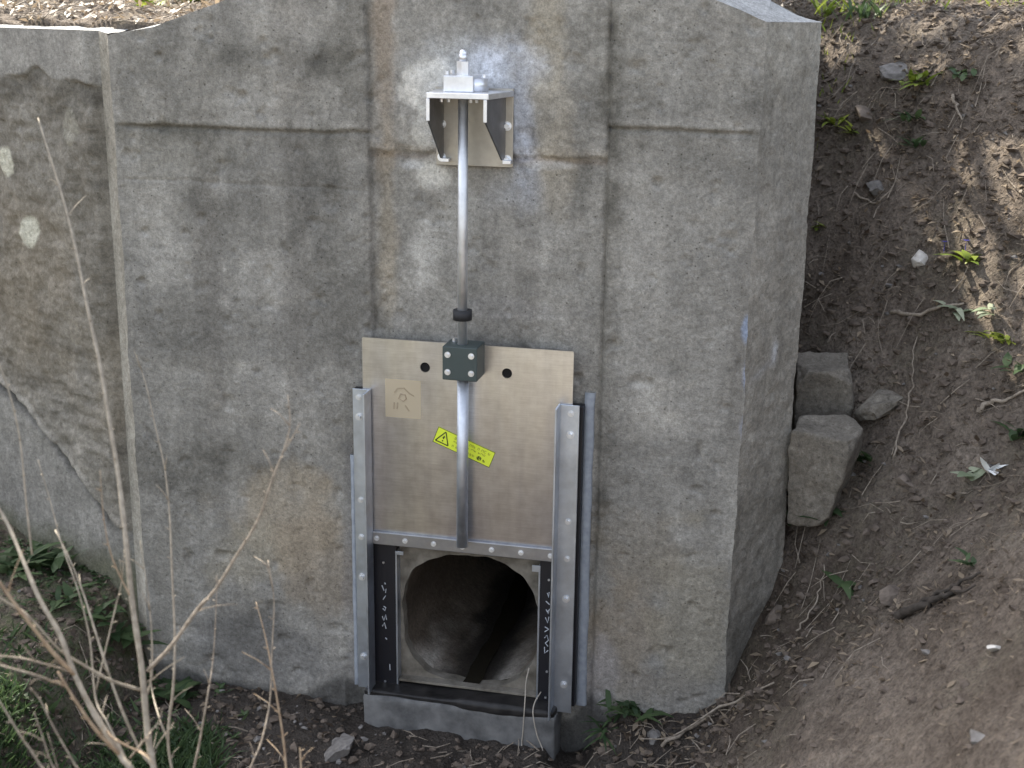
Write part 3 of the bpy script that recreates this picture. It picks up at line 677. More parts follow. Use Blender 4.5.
# warning label: yellow, lying slanted on the plate, cut by the stem
lab = bmesh.new(); c = (wp(433.5, 436, YP)+wp(495, 458.5, YP))/2; ctr = Vector(((-.155+.125)/2, YP, (1.601+1.442)/2))
A2 = R(-21)
def onlab(u, v, e=.001): return Vector((ctr.x+u*math.cos(A2)-v*math.sin(A2), YP-e, ctr.z+u*math.sin(A2)+v*math.cos(A2)))
W2, H2 = .137, .038
def quad(bm, pts, mi=0):
    f = bm.faces.new([bm.verts.new(p) for p in pts]); f.material_index = mi; return f
def labbox(bm, u0, u1, v0, v1, e0, e1):
    a = [onlab(u, v, e1) for u, v in ((u0, v0), (u1, v0), (u1, v1), (u0, v1))]; b = [onlab(u, v, e0) for u, v in ((u0, v0), (u1, v0), (u1, v1), (u0, v1))]
    quad(bm, a)
    for i in range(4): quad(bm, (b[i], b[(i+1) % 4], a[(i+1) % 4], a[i]))
bm = bmesh.new(); labbox(bm, -W2, W2, -H2, H2, .0002, .0016); wl = gpart('warning_label', bm, M['yellow'])
bm = bmesh.new(); 
def bar_(u0, v0, u1, v1, w, e=.0022, bmx=None):
    b = bmx or bm; d = Vector((u1-u0, v1-v0)); n = Vector((-d.y, d.x)).normalized()*w/2
    quad(b, [onlab(u0+n.x, v0+n.y, e), onlab(u0-n.x, v0-n.y, e), onlab(u1-n.x, v1-n.y, e), onlab(u1+n.x, v1+n.y, e)])
# border
for a in ((-W2+.001, -H2+.001, W2-.001, -H2+.001), (-W2+.001, H2-.001, W2-.001, H2-.001), (-W2+.001, -H2, -W2+.001, H2), (W2-.001, -H2, W2-.001, H2)): bar_(*a, .0025)
gpart('label_border', bm, M['ink'], wl)
bm = bmesh.new(); T = [(-.128, -.026), (-.067, -.026), (-.0975, .029)]
for i in range(3): bar_(*T[i], *T[(i+1) % 3], .0055, .0024)
bar_(-.0975, .010, -.0975, -.006, .0055, .0024); bar_(-.0975, -.012, -.0975, -.018, .006, .0024); bar_(-.104, .0, -.092, .004, .003, .0026)
gpart('warning_triangle', bm, M['ink'], wl)
bm = bmesh.new(); rr_ = random.Random(3)
for (v, u0, u1, h) in ((.020, -.05, .115, .010), (.004, -.05, .10, .006), (-.018, -.05, .07, .009)):
    u = u0
    while u < u1:
        wd = rr_.uniform(.004, .009); k = rr_.random()
        bar_(u, v-h/2, u, v+h/2, .0022); bar_(u, v+h/2*(1 if k > .4 else 0), u+wd, v+h/2*(1 if k > .4 else 0), .0022)
        if k > .5: bar_(u+wd, v-h/2, u+wd, v+h/2, .0022)
        if k < .6: bar_(u, v-h/2, u+wd, v-h/2, .0022)
        u += wd+.005+(rr_.random() > .8)*.007
gpart('label_text', bm, M['inkfaint'], wl)
bm = bmesh.new(); bar_(.075, -.026, .075, -.010, .006, .0024); bar_(.075, -.011, .086, -.012, .004, .0024); bar_(.075, -.018, .086, -.018, .004, .0024); bar_(.075, -.025, .086, -.025, .004, .0024); bar_(.088, -.024, .088, -.012, .004, .0024)
bar_(.100, -.024, .100, -.016, .004, .0024); bar_(.100, -.020, .108, -.020, .003, .0024); bar_(.101, -.025, .109, -.025, .003, .0024)
gpart('label_text', bm, M['ink'], wl)
# paper film sticker with a faded print
bm = bmesh.new(); add_box(bm, -.371, -.209, YP-.0012, YP-.0002, 1.632, 1.806); fs = gpart('film_sticker', bm, M['film'])
bm = bmesh.new()
for pts in ([(-.33, 1.745), (-.315, 1.765), (-.285, 1.768), (-.26, 1.745), (-.24, 1.735)], [(-.30, 1.742), (-.31, 1.72), (-.29, 1.708), (-.275, 1.72), (-.28, 1.738), (-.30, 1.742)], [(-.315, 1.70), (-.318, 1.672)], [(-.28, 1.69), (-.262, 1.665)], [(-.33, 1.70), (-.332, 1.67)]):
    add_tube(bm, [Vector((x, YP-.0012, z)) for x, z in pts], .0035, 4)
gpart('faded_print', bm, M['filmink'], fs)
# mortar bead beside the rails
def bead(x0, x1, z0, z1, seed, y=-.03):
    n = 50; Z = np.linspace(z0, z1, n); bm = bmesh.new(); rows = []
    for z in Z:
        e = .003*float(fbm(np.array([z]), 0, seed, 7, 3, 5)[0]); q = .3+.7*math.sin(math.pi*min(1, max(0, (z-z0)/(z1-z0))))**.25
        rows.append([bm.verts.new(v) for v in ((x0, -.001, z), (x0, y*q, z), ((x0+x1)/2, y*q*.9-.002, z), (x1+e, y*.35, z), (x1+e*1.4+.004, .012, z))])
    for a, b in zip(rows, rows[1:]):
        for i in range(4): bm.faces.new((a[i], a[i+1], b[i+1], b[i]))
    bmesh.ops.recalc_face_normals(bm, faces=bm.faces)
    return bm
gpart('mortar_bead', bead(.500, .540, .30, 1.79, 1., -.007), M['sealant'], None, True)
gpart('mortar_bead', bead(-.528, -.560, .27, 1.42, 2., -.045), M['sealant'], None, True)

# ---- top bracket
BZ = 3.030
bm = bmesh.new(); add_box(bm, -.152, .174, -.020, -.008, 2.732, 3.050, .002)
bp = gpart('bracket_back_plate', bm, M['bkdark'])
bolts([(x, -.02, z) for x in (-.128, .150) for z in (2.765, 2.90)], bp, 'bright', r=.012, h=.016)
bm = bmesh.new()
v = [(-.121, -.272), (.131, -.272), (.176, -.0195), (-.152, -.0195)]
lo = [bm.verts.new((x, y, BZ-.011)) for x, y in v]; hi = [bm.verts.new((x, y, BZ+.011)) for x, y in v]
bm.faces.new(lo[::-1]); bm.faces.new(hi)
for i in range(4): bm.faces.new((lo[i], lo[(i+1) % 4], hi[(i+1) % 4], hi[i]))
bmesh.ops.recalc_face_normals(bm, faces=bm.faces); bmesh.ops.bevel(bm, geom=list(bm.edges), offset=.002, segments=1, affect='EDGES')
tp = gpart('bracket_top_plate', bm, M['bright'])
for xa, xb in ((-.114, -.122), (.118, .140)):
    bm = bmesh.new(); prof = [(-.268, BZ-.0115), (-.268, BZ-.100), (-.060, 2.765), (-.0205, 2.765), (-.0205, BZ-.0115)]
    def xx(y): return xa+(xb-xa)*(y+.268)/.248
    L1 = [bm.verts.new((xx(y)-.003, y, z)) for y, z in prof]; L2 = [bm.verts.new((xx(y)+.003, y, z)) for y, z in prof]
    bm.faces.new(L1); bm.faces.new(L2[::-1])
    for i in range(5): bm.faces.new((L1[i], L1[(i+1) % 5], L2[(i+1) % 5], L2[i]))
    bmesh.ops.recalc_face_normals(bm, faces=bm.faces); gu = gpart('bracket_gusset', bm, M['gusset'])
    bm = bmesh.new(); add_box(bm, xa-.007, xa+.007, -.274, -.2685, BZ-.098, BZ-.012, .001); gpart('gusset_front_lip', bm, M['bright'], gu)
    bm = bmesh.new(); add_box(bm, min(xb, xb+.034), max(xb, xb+.034), -.060, -.0205, 2.750, 2.764, .001); gpart('gusset_foot', bm, M['bright'], gu)
bolts([(x, -.215, BZ-.011) for x in (-.075, .010-.055, .045, .070)], tp, 'bright', d=(0, 0, -1), r=.007, h=.014, washer=False)
bm = bmesh.new(); C = (-.004, SY)
add_box(bm, -.070, .052, -.205, -.075, BZ+.0115, BZ+.075, .004); hs = gpart('bearing_housing', bm, M['bright'])
bm = bmesh.new(); add_cyl(bm, (.030, -.12, BZ+.0115), (.030, -.12, BZ+.062), .062, seg=32)
o = gpart('bearing_flange', bm, M['bright'], None, True)
for p in o.data.polygons: p.use_smooth = len(p.vertices) == 4
bolts([(-.062, -.18, BZ+.075), (-.060, -.10, BZ+.075), (.074, -.12, BZ+.062)], hs, 'bright', d=(0, 0, 1), r=.009, h=.014, washer=False)
bm = bmesh.new(); add_cyl(bm, (-.004, SY, BZ+.075), (-.004, SY, BZ+.128), .027, seg=6); gpart('stem_nut', bm, M['bright'])
bm = bmesh.new(); add_cyl(bm, (-.004, SY, BZ+.128), (-.004, SY, BZ+.158), .017, seg=20); bmesh.ops.create_uvsphere(bm, u_segments=16, v_segments=8, radius=.017, matrix=Matrix.Translation((-.004, SY, BZ+.158)))
gpart('stem_tip', bm, M['bright'], None, True)

# two pale strings hanging from the opening
def px_line(pts, y): return [Vector(wp(px, py, yy)) for (px, py), yy in zip(pts, y)]
bm = bmesh.new(); add_tube(bm, smooth_line(px_line([(529, 668), (526, 682), (525, 700), (523, 730), (522, 750), (528, 785)], [-.03, -.06, -.16, -.165, -.17, -.30])), .0028, 5)
tag(obj('string', bm, M['string'], None, True), 'thin pale string hanging nearly straight from the bottom of the pipe mouth', 'string')
bm = bmesh.new(); add_tube(bm, smooth_line(px_line([(541, 692), (535, 702), (533, 714), (537, 735), (543, 752), (546, 785)], [-.06, -.12, -.165, -.17, -.18, -.30])), .0028, 5)
tag(obj('string', bm, M['string'], None, True), 'thin pale string with a kink, dangling over the sill below the right black strip', 'string')

# ------------------------------------------------------------------ broken concrete blocks by the wing
def place_block(px, py, size, rot, label, seed, m='block', lift=0., shape=None):
    p = ghit(px, py); 
    mtx = Matrix.Translation(p+Vector((0, 0, lift))) @ Euler([R(a) for a in rot]).to_matrix().to_4x4()
    sx, sy, sz = size
    o = lumpy_box('concrete_block', -sx/2, sx/2, -sy/2, sy/2, 0, sz, M[m], None, .012, .010, 30, seed, 13., None, shape, 9)
    o.matrix_world = mtx; o['_'] = 1; del o['_']
    return tag(o, label, 'concrete block')
place_block(818, 412, (.26, .26, .38), (8, 0, 6), 'squared grey concrete block with a rubble top, upper of two beside the wing wall', 1, lift=-.12)
def taper(co):
    co = co.copy(); t = np.clip(co[:, 2]/.45, 0, 1); co[:, 0] = co[:, 0]*(.6+.4*t)-.05*(1-t); return co
place_block(826, 514, (.28, .24, .44), (6, 0, -16), 'wedge shaped grey concrete block below the squared one, narrowing downward', 2, lift=-.05, shape=taper)

# ------------------------------------------------------------------ stones
def stone(px, py, r, m, label, sx=1.3, sz=.55, seed=0, cat='stone', name='stone'):
    bm = bmesh.new(); bmesh.ops.create_icosphere(bm, subdivisions=3, radius=1)
    co = np.array([v.co[:] for v in bm.verts]); n = fbm(co[:, 0], co[:, 1], co[:, 2]+seed*3, 1.3, 4, 80+seed)
    fac = 1+.42*n-.25*np.maximum(0, np.abs(co[:, 2])-.6); rd = random.Random(seed)
    co = co*fac[:, None]
    for _ in range(11):
        nn_ = np.array([rd.gauss(0, 1), rd.gauss(0, 1), rd.gauss(0, .8)]); nn_ /= np.linalg.norm(nn_); o_ = rd.uniform(.55, .85); dd_ = co@nn_
        co = co-np.outer(np.maximum(0, dd_-o_), nn_)
    for v, k in zip(bm.verts, co): v.co = Vector((k[0]*sx*r, k[1]*r, k[2]*sz*r))
    o = obj(name, bm, M[m], None, False); p = ghit(px, py); o.location = p+Vector((0, 0, r*sz*.05)); o.rotation_euler = (R(28), R(-12), rd.uniform(0, 6.3))
    return tag(o, label, cat)
stone(876, 190, .062, 'stone', 'grey angular stone on the upper slope right of the wall', 1.3, .7, 1)
stone(918, 268, .052, 'stonepale', 'bright white stone catching the sun on the right slope', 1.2, .8, 2)
stone(905, 486, .045, 'stonebrown', 'flat tan stone on the slope below the broken blocks', 1.3, .6, 3)
stone(864, 120, .062, 'stonebrown', 'dark brown stone half sunk near the top of the wing wall', 1.1, .7, 4)
stone(898, 74, .075, 'stone', 'flat bluish stone near the top of the slope', 1.8, .5, 5)
stone(775, 618, .045, 'stonebrown', 'upright grey chip of concrete leaning at the foot of the wing wall', 1., 1.2, 6)
stone(997, 646, .03, 'stonepale', 'small pale chip lying on the smooth mud at lower right', 1.6, .4, 7)
stone(977, 743, .03, 'stone', 'small grey chip at the very bottom of the mud slope', 1.2, .5, 8)
stone(655, 738, .04, 'stone', 'small grey stone in the litter below the right panel', 1.1, .6, 9)
stone(340, 752, .09, 'stone', 'flat wet grey stone in the mud left of the sill', 1.8, .35, 10)
stone(893, 596, .055, 'stonebrown', 'angular brown stone in the middle of the right mud slope', 1.5, .6, 12)

stone(882, 404, .115, 'block', 'rough grey lump of concrete half buried in soil right of the squared block', 1.35, .55, 17, 'broken concrete', 'concrete_lump')
# ------------------------------------------------------------------ sticks
def stick(pxs, r, m, label, lift=.02, wig=.01, fork=None, name='stick'):
    pts = []; 
    for (px, py) in pxs: pts.append(ghit(px, py)+Vector((0, 0, lift)))
    pts = smooth_line(pts, 5); rd = random.Random(len(label)); pts = [p+Vector((rd.uniform(-wig, wig), rd.uniform(-wig, wig), rd.uniform(0, wig))) for p in pts]
    n = len(pts); bm = bmesh.new(); add_tube(bm, pts, [r*(1-.6*i/n) for i in range(n)], 6)
    if fork:
        q = [ghit(*f)+Vector((0, 0, lift+.01)) for f in fork]; k = pts[n//2]; q = smooth_line([k]+q, 4); add_tube(bm, q, [r*.55*(1-.5*i/len(q)) for i in range(len(q))], 5)
    return tag(obj(name, bm, M[m], None, True), label, 'stick')
stick([(660, 752), (700, 728), (735, 708), (775, 690)], .009, 'deadwood', 'long pale dead branch at the foot of the wall corner, running up the slope', fork=[(672, 745), (640, 748)])
stick([(912, 612), (935, 600), (958, 588), (982, 575)], .012, 'darkwood', 'dark forked root lying on the smooth mud slope', .015, fork=[(962, 598), (975, 590)])
stick([(895, 628), (912, 618), (935, 606), (952, 598)], .020, 'darkwood', 'thick dark piece of wood half buried in the mud slope')
stick([(892, 322), (915, 324), (940, 318), (962, 313)], .011, 'deadwood', 'grey driftwood stick lying level across the right slope')
stick([(893, 470), (899, 440), (908, 415), (912, 378), (915, 345)], .005, 'deadwood', 'thin pale root hanging straight down the slope beside the rough grey lump', .03)
stick([(975, 425), (990, 415), (1004, 408), (1022, 402)], .012, 'deadwood', 'bleached stick in the sun at the right edge of the slope')
stick([(852, 200), (868, 208), (880, 210), (892, 195)], .006, 'deadwood', 'thin hooked stick below the grey angular stone', fork=[(885, 205)])
stick([(950, 110), (955, 118), (960, 130)], .010, 'deadwood', 'short bleached stick standing upright on the upper slope', .05)
stick([(650, 620+70), (672, 700), (700, 705)], .006, 'deadwood', 'short pale twig in the litter against the wall foot', .02)
stick([(795, 640), (808, 620), (818, 600), (824, 575)], .005, 'deadwood', 'thin curved twig on the dark litter right of the wing foot', .03)

# ------------------------------------------------------------------ foliage helpers
class Leaves:
    def __init__(s): s.v = []; s.f = []; s.t = []
    def leaf(s, p, d, up, L, W, tone, bend=.3, seg=3, shape=.5):
        d = d.normalized(); side = d.cross(up)
        if side.length < 1e-4: side = d.orthogonal()
        side.normalize(); nrm = side.cross(d); b = len(s.v)
        for i in range(seg+1):
            t = i/seg; w = W*math.sin(math.pi*min(.97, .06+t**shape*.91))*.5
            c = p+d*L*t-nrm*0+nrm*(-bend*L*t*t)
            s.v += [c-side*w+nrm*w*.25, c+side*w+nrm*w*.25]; s.t += [tone, tone]
        for i in range(seg): s.f.append((b+2*i, b+2*i+1, b+2*i+3, b+2*i+2))
    def build(s, name, m, parent=None):
        me = bpy.data.meshes.new(name); me.from_pydata([tuple(q) for q in s.v], [], s.f); me.update()
        set_attr(me, 'tone', s.t); return link(name, me, m, parent, True)
def weed(px, py, n, L, W, m, label, up=.7, seed=0, name='weed', cat='weed', spread=.02, bend=.35):
    L *= 1.35; W *= 1.35; spread = min(spread*1.1, L*.35)
    rd = random.Random(seed+n); o = Leaves(); p0 = ghit(px, py)
    for k in range(n):
        a = rd.uniform(0, 6.283); d = Vector((math.cos(a), math.sin(a), up*rd.uniform(.4, 1.7)))
        q = Vector((rd.gauss(0, spread), rd.gauss(0, spread), rd.uniform(0, L*.25)))
        o.leaf(q, d, Vector((0, 0, 1)), L*rd.uniform(.55, 1.1), W*rd.uniform(.7, 1.2), rd.random(), bend*rd.uniform(.5, 1.5), 4, .7)
    ob = o.build(name, M[m]); ob.location = p0+Vector((0, 0, -.005)); return tag(ob, label, cat)
weed(962, 272, 14, .09, .030, 'leafyel', 'small bright yellow green weed in the sun above the pale stones', seed=1)
weed(955, 318, 9, .085, .035, 'leafpale', 'pale grey green rosette weed beside the level driftwood stick', up=.4, seed=2)
weed(990, 316, 5, .09, .030, 'leafpale', 'tiny pale seedling left of the frame edge on the sunny slope', up=.4, seed=22)
weed(1003, 342, 26, .07, .016, 'leafyel', 'low spreading yellowish weed near the right edge of the picture', up=.5, seed=3, spread=.05)
weed(1020, 378, 10, .08, .025, 'leaf', 'green weed cut by the right edge of the picture', seed=4)
weed(1018, 440, 12, .09, .026, 'leaf', 'dark green weed at the right edge above the torn paper', seed=5)
weed(972, 482, 6, .08, .05, 'leafpale', 'broad leaved pale weed just below the torn white paper', up=.6, seed=6)
weed(864, 462, 12, .085, .040, 'leaf', 'green leafy weed right of the wedge shaped block', seed=7)
weed(822, 520, 18, .11, .035, 'leaf', 'dark green weed growing under the wedge shaped block', up=.35, seed=8, spread=.04)
weed(795, 528, 8, .10, .030, 'leaf', 'small green weed hugging the edge of the wing wall', seed=9)
weed(849, 592, 6, .12, .045, 'leaf', 'single green weed with long leaves on the dark litter', up=.35, seed=10)
weed(975, 566, 8, .05, .016, 'leaf', 'faint tiny green seedling on the smooth mud', seed=11)
weed(628, 716, 34, .10, .022, 'leaf', 'green weed clump growing against the foot of the wall beside the gate', up=.8, seed=12, spread=.045)
weed(605, 738, 14, .11, .012, 'leaf', 'thin grassy weed trailing in front of the foot of the wall', up=.3, seed=13, spread=.03)
weed(918, 84, 26, .10, .024, 'leafyel', 'green tuft near the top of the slope beside the bluish stone', seed=14, spread=.05)
weed(960, 84, 16, .08, .02, 'leaf', 'thin green tuft high on the slope', seed=141, spread=.06)
weed(838, 128, 16, .085, .024, 'leafyel', 'sunlit yellow green weed just right of the wall top', seed=15)
weed(852, 134, 9, .07, .022, 'leafyel', 'second smaller sunlit weed below the dark brown stone', seed=16)
weed(912, 122, 16, .08, .02, 'leaf', 'dull green tuft on the upper slope beside the upright stick', seed=17, spread=.04)
weed(915, 150, 20, .07, .018, 'leaf', 'grey green tuft in the middle of the upper slope', seed=18, spread=.05)
weed(815, 228, 7, .06, .02, 'leafyel', 'tiny yellowish weed at the edge of the wing wall', seed=19)
weed(828, 18, 30, .12, .016, 'leafyel', 'grassy tuft behind the sloping wall shoulder', up=1.2, seed=20, spread=.06)
weed(862, 24, 26, .12, .016, 'leaf', 'grassy tuft right of the one behind the wall shoulder', up=1.2, seed=21, spread=.06)
weed(150, 9, 30, .09, .024, 'leafyel', 'bright yellow green weed behind the left shoulder of the wall', up=.8, seed=23, spread=.06)
weed(186, 4, 26, .09, .024, 'leafyel', 'second yellow green weed further up behind the left shoulder', up=.8, seed=24, spread=.06)
weed(40, 568, 40, .13, .04, 'leaf', 'dense green weed at the foot of the left wing wall', up=.8, seed=25, spread=.08)
weed(12, 575, 20, .10, .04, 'leaf', 'green weed at the left edge under the mossy wall foot', up=.8, seed=26, spread=.05)
weed(118, 645, 26, .12, .045, 'leaf', 'green leafy weed behind the branches near the wall corner', up=.6, seed=27, spread=.05)
weed(98, 618, 22, .09, .030, 'leaf', 'tangled green weed behind the branches below the mossy foot', up=.6, seed=28, spread=.06)
weed(70, 600, 16, .10, .03, 'leaf', 'small green weed between the branches on the left bank', up=.6, seed=29, spread=.05)
weed(175, 700, 22, .12, .04, 'leaf', 'green weed at the foot of the wall behind the tall stem', up=.6, seed=30, spread=.05)
# crumpled paper, petal
pp = Leaves(); rd = random.Random(8)
for k in range(7):
    a = k*.9+rd.uniform(-.3, .3); pp.leaf(Vector((rd.gauss(0, .008), rd.gauss(0, .008), .005)), Vector((math.cos(a), math.sin(a), rd.uniform(.3, 1.6))), Vector((rd.uniform(-.3, .3), rd.uniform(-.3, .3), 1)), rd.uniform(.05, .10), rd.uniform(.03, .055), .5, rd.uniform(-.3, .7), 3, .8)
o = pp.build('paper_scrap', M['white']); o.location = ghit(989, 474); tag(o, 'torn white paper scrap in the sun at the right of the slope', 'litter')
for i, (px, py, lb) in enumerate(((943, 259, 'tiny blue flower left of the bright weed'), (964, 262, 'tiny blue flower right behind the bright weed'))):
    o = Leaves(); rd = random.Random(i)
    for k in range(6): a = k*1.05; o.leaf(Vector((0, 0, .05)), Vector((math.cos(a), math.sin(a), .5)), Vector((0, 0, 1)), .02, .014, rd.random(), .2)
    o.leaf(Vector((0, 0, 0)), Vector((0, 0, 1)), Vector((0, 1, 0)), .05, .004, .2, 0)
    ob = o.build('flower', M['blue']); ob.location = ghit(px, py); tag(ob, lb, 'flower')

# ------------------------------------------------------------------ scattered stuff
def npr(n, x0, x1, y0, y1): return rng.uniform(x0, x1, n), rng.uniform(y0, y1, n)
def litter(n, dens, x0, x1, y0, y1):
    x, y = npr(n*4, x0, x1, y0, y1); k = (rng.random(n*4) < dens(x, y)) & ~((np.abs(x) < 1.3) & (y > -.03) & (y < .42)) & ~((np.abs(x) < .5) & (y > -.17) & (y < .4)); x, y = x[k][:n], y[k][:n]
    return x, y, H(x, y)
def dens_r(x, y):
    z = H(x, y, False)
    band = np.exp(-((z-(.42+.0*y))/.28)**2)*sst(.4, .9, x)      # litter gathered along the foot of the slope
    near = sst(-.9, .3, y)*.5
    top = sst(2.6, 3.2, z)*.9
    return np.clip(.03+band*.8*sst(-1.2, -.2, y)+near*1.2+top, 0, 1)*sst(.45, .7, x+.0*y)
lf = Leaves(); rd = random.Random(99)
def scatter_leaves(x, y, z, Lr, tone=(0, 1)):
    for a, b, c in zip(x, y, z):
        an = rd.uniform(0, 6.283); L = rd.uniform(*Lr)
        lf.leaf(Vector((a, b, c+rd.uniform(.001, .012))), Vector((math.cos(an), math.sin(an), rd.uniform(-.3, .7))), Vector((rd.uniform(-.4, .4), rd.uniform(-.4, .4), 1)), L, L*rd.uniform(.25, .6), rd.uniform(*tone)**1.6, rd.uniform(-.4, .6), 2, .8)
x, y, z = litter(13000, dens_r, .5, 3.6, -1.4, 4.2); scatter_leaves(x, y, z, (.012, .055))
x, y, z = litter(2500, lambda x, y: sst(.6, 1.2, x), .5, 3.6, -1.9, 4.2); scatter_leaves(x, y, z, (.008, .03), (.3, 1))
x, y, z = litter(3800, lambda x, y: sst(.1, .3, y-(.06+(-1.70-x)*math.tan(R(25)))), -4.2, -1.1, .2, 3.4)
k = z > 3; scatter_leaves(x[k], y[k], z[k], (.02, .07), (.2, 1))
x, y, z = litter(2600, lambda x, y: np.ones_like(x)*.8, -3.2, -.55, -1.6, .3); k = z < 1.5; scatter_leaves(x[k], y[k], z[k], (.015, .045), (0, .7))
x, y, z = litter(3500, lambda x, y: np.clip(.2+fbm(x, y, 0, 2., 3, 17), 0, 1), 1.6, 3.4, -1.0, 1.8); scatter_leaves(x, y, z, (.01, .045), (.35, 1))
tag(lf.build('leaf_litter', M['leafdry']), 'dry brown leaf litter strewn over the banks', 'leaf litter', kind='stuff')
tw = bmesh.new()
def twig(x, y, z, L, r):
    a = rd.uniform(0, 6.283); t = rd.uniform(-.25, .35); d = Vector((math.cos(a), math.sin(a), t)).normalized(); p = Vector((x, y, z+r+rd.uniform(0, .012)))
    m_ = p+d*L*.5+Vector((rd.uniform(-.1, .1), rd.uniform(-.1, .1), rd.uniform(-.03, .1)))*L
    e = p+d*L; pts = [p, m_, e]
    for q in pts:
        h = float(HL(q.x, q.y)); q.z = max(q.z, h+r*.5); q.z = min(q.z, h+.05)
    add_tube(tw, pts, [r, r*.8, r*.4], 4)
# cheap height lookup
def HL(x, y):
    i = int(np.searchsorted(xs, x)); j = int(np.searchsorted(ys, y)); return GZ[min(j, len(ys)-1), min(i, len(xs)-1)]
x, y, z = litter(1700, dens_r, .5, 3.6, -1.4, 4.0)
for a, b, c in zip(x, y, z): twig(a, b, c, rd.uniform(.03, .16)*(1+.8*(rd.random() > .9)), rd.uniform(.0012, .0034))
x, y, z = litter(500, lambda x, y: np.ones_like(x), -4., -1.1, .5, 3.2); 
for a, b, c in zip(x, y, z):
    if c > 3: twig(a, b, c, rd.uniform(.05, .25), rd.uniform(.002, .005))
x, y, z = litter(420, lambda x, y: np.ones_like(x), -3., 1.0, -1.5, -.2)
for a, b, c in zip(x, y, z): twig(a, b, c, rd.uniform(.04, .16), rd.uniform(.0015, .0035))
tag(obj('twig_litter', tw, M['deadwood']), 'small dead twigs strewn over the soil', 'twig litter', kind='stuff')
# clods and pebbles
ico = bmesh.new(); bmesh.ops.create_icosphere(ico, subdivisions=1, radius=1); iv = np.array([v.co[:] for v in ico.verts]); ifc = np.array([[v.index for v in f.verts] for f in ico.faces]); ico.free()
def clods(name, X, Y, Z, rlo, rhi, m, label, pw=2.5):
    n = len(X); V = []; Fc = []
    r = rlo+(rhi-rlo)*rng.random(n)**pw
    for i in range(n):
        s = (iv*(1+.22*rng.standard_normal((len(iv), 1)))+.15*rng.standard_normal(iv.shape))*r[i]*np.array([1+.5*rng.random(), 1, .65])
        a = rng.uniform(0, 6.28); ca, sa = math.cos(a), math.sin(a)
        s = np.stack([s[:, 0]*ca-s[:, 1]*sa, s[:, 0]*sa+s[:, 1]*ca, s[:, 2]], -1)+np.array([X[i], Y[i], Z[i]+r[i]*.2])
        Fc.append(ifc+len(V)*len(iv)); V.append(s)
    V = np.concatenate(V); Fc = np.concatenate(Fc)
    me = bpy.data.meshes.new(name); me.from_pydata(V.tolist(), [], Fc.tolist()); me.update()
    tag(link(name, me, M[m], None, False), label, 'soil', kind='stuff')
x1, y1, z1 = litter(13000, lambda x, y: np.clip(dens_r(x, y)+.10, 0, 1)*sst(.45, .6, x), .5, 3.8, -1.8, 4.2)
x2, y2, z2 = litter(3200, lambda x, y: np.ones_like(x), -3.2, .6, -1.7, .4); k = (z2 < 1.6)
clods('soil_clods', np.r_[x1, x2[k]], np.r_[y1, y2[k]], np.r_[z1, z2[k]], .003, .024, 'clod', 'crumbled dark soil clods over the banks')
x1, y1, z1 = litter(700, lambda x, y: np.clip(dens_r(x, y)+.05, 0, 1), .5, 3.8, -1.8, 4.2); x2, y2, z2 = litter(400, lambda x, y: np.ones_like(x), -3.2, .6, -1.7, .3); k = z2 < 1.6
clods('gravel', np.r_[x1, x2[k]], np.r_[y1, y2[k]], np.r_[z1, z2[k]], .004, .016, 'stone', 'scattered small grey pebbles')
# grass
gr = Leaves()
def blades(x, y, z, Lr, W=.006, lean=.5):
    for a, b, c in zip(x, y, z):
        an = rd.uniform(0, 6.283); gr.leaf(Vector((a, b, c)), Vector((math.cos(an)*lean, math.sin(an)*lean, 1)), Vector((rd.uniform(-1, 1), rd.uniform(-1, 1), .1)), rd.uniform(*Lr), W*rd.uniform(.7, 1.4), rd.random(), rd.uniform(-.3, .5), 3, .4)
nzf = lambda x, y: sst(-.1, .5, fbm(x, y, 0, 2.5, 3, 15))
x, y, z = litter(13000, lambda x, y: (.15+nzf(x, y))*sst(-.2, -.7, y), -3.0, -.95, -2.0, -.1); k = z < 1.5; blades(x[k], y[k], z[k], (.04, .10), .013, .9)
x, y, z = litter(1500, lambda x, y: .05+nzf(x+3, y), -3.2, -1.0, -1.9, .35)
for a_, b_, c_ in zip(x, y, z):
    if c_ < 1.5:
        for k_ in range(4):
            an = rd.uniform(0, 6.283); gr.leaf(Vector((a_, b_, c_+.004)), Vector((math.cos(an), math.sin(an), rd.uniform(.2, 1.))), Vector((0, 0, 1)), rd.uniform(.02, .045), rd.uniform(.012, .022), rd.random(), .3, 2, .8)
tag(gr.build('grass', M['leaf']), 'low green grass and ground cover on the left bank', 'grass', kind='stuff')
gr = Leaves()
x, y, z = litter(7000, lambda x, y: sst(3.0, 4.0, y+.9*(x-2.6)+.4*nzf(x, y)-.3)*.9+.02, 1.6, 5.5, 2.0, 7.5); k = z > 3.0; blades(x[k], y[k], z[k], (.05, .16), .010)
x, y, z = litter(500, lambda x, y: nzf(x, y)*.5, 1.35, 3.4, 1.8, 3.6); blades(x, y, z, (.03, .09), .008)
tag(gr.build('grass', M['leafyel']), 'sunlit yellow green grass along the top of the slope', 'grass', kind='stuff')

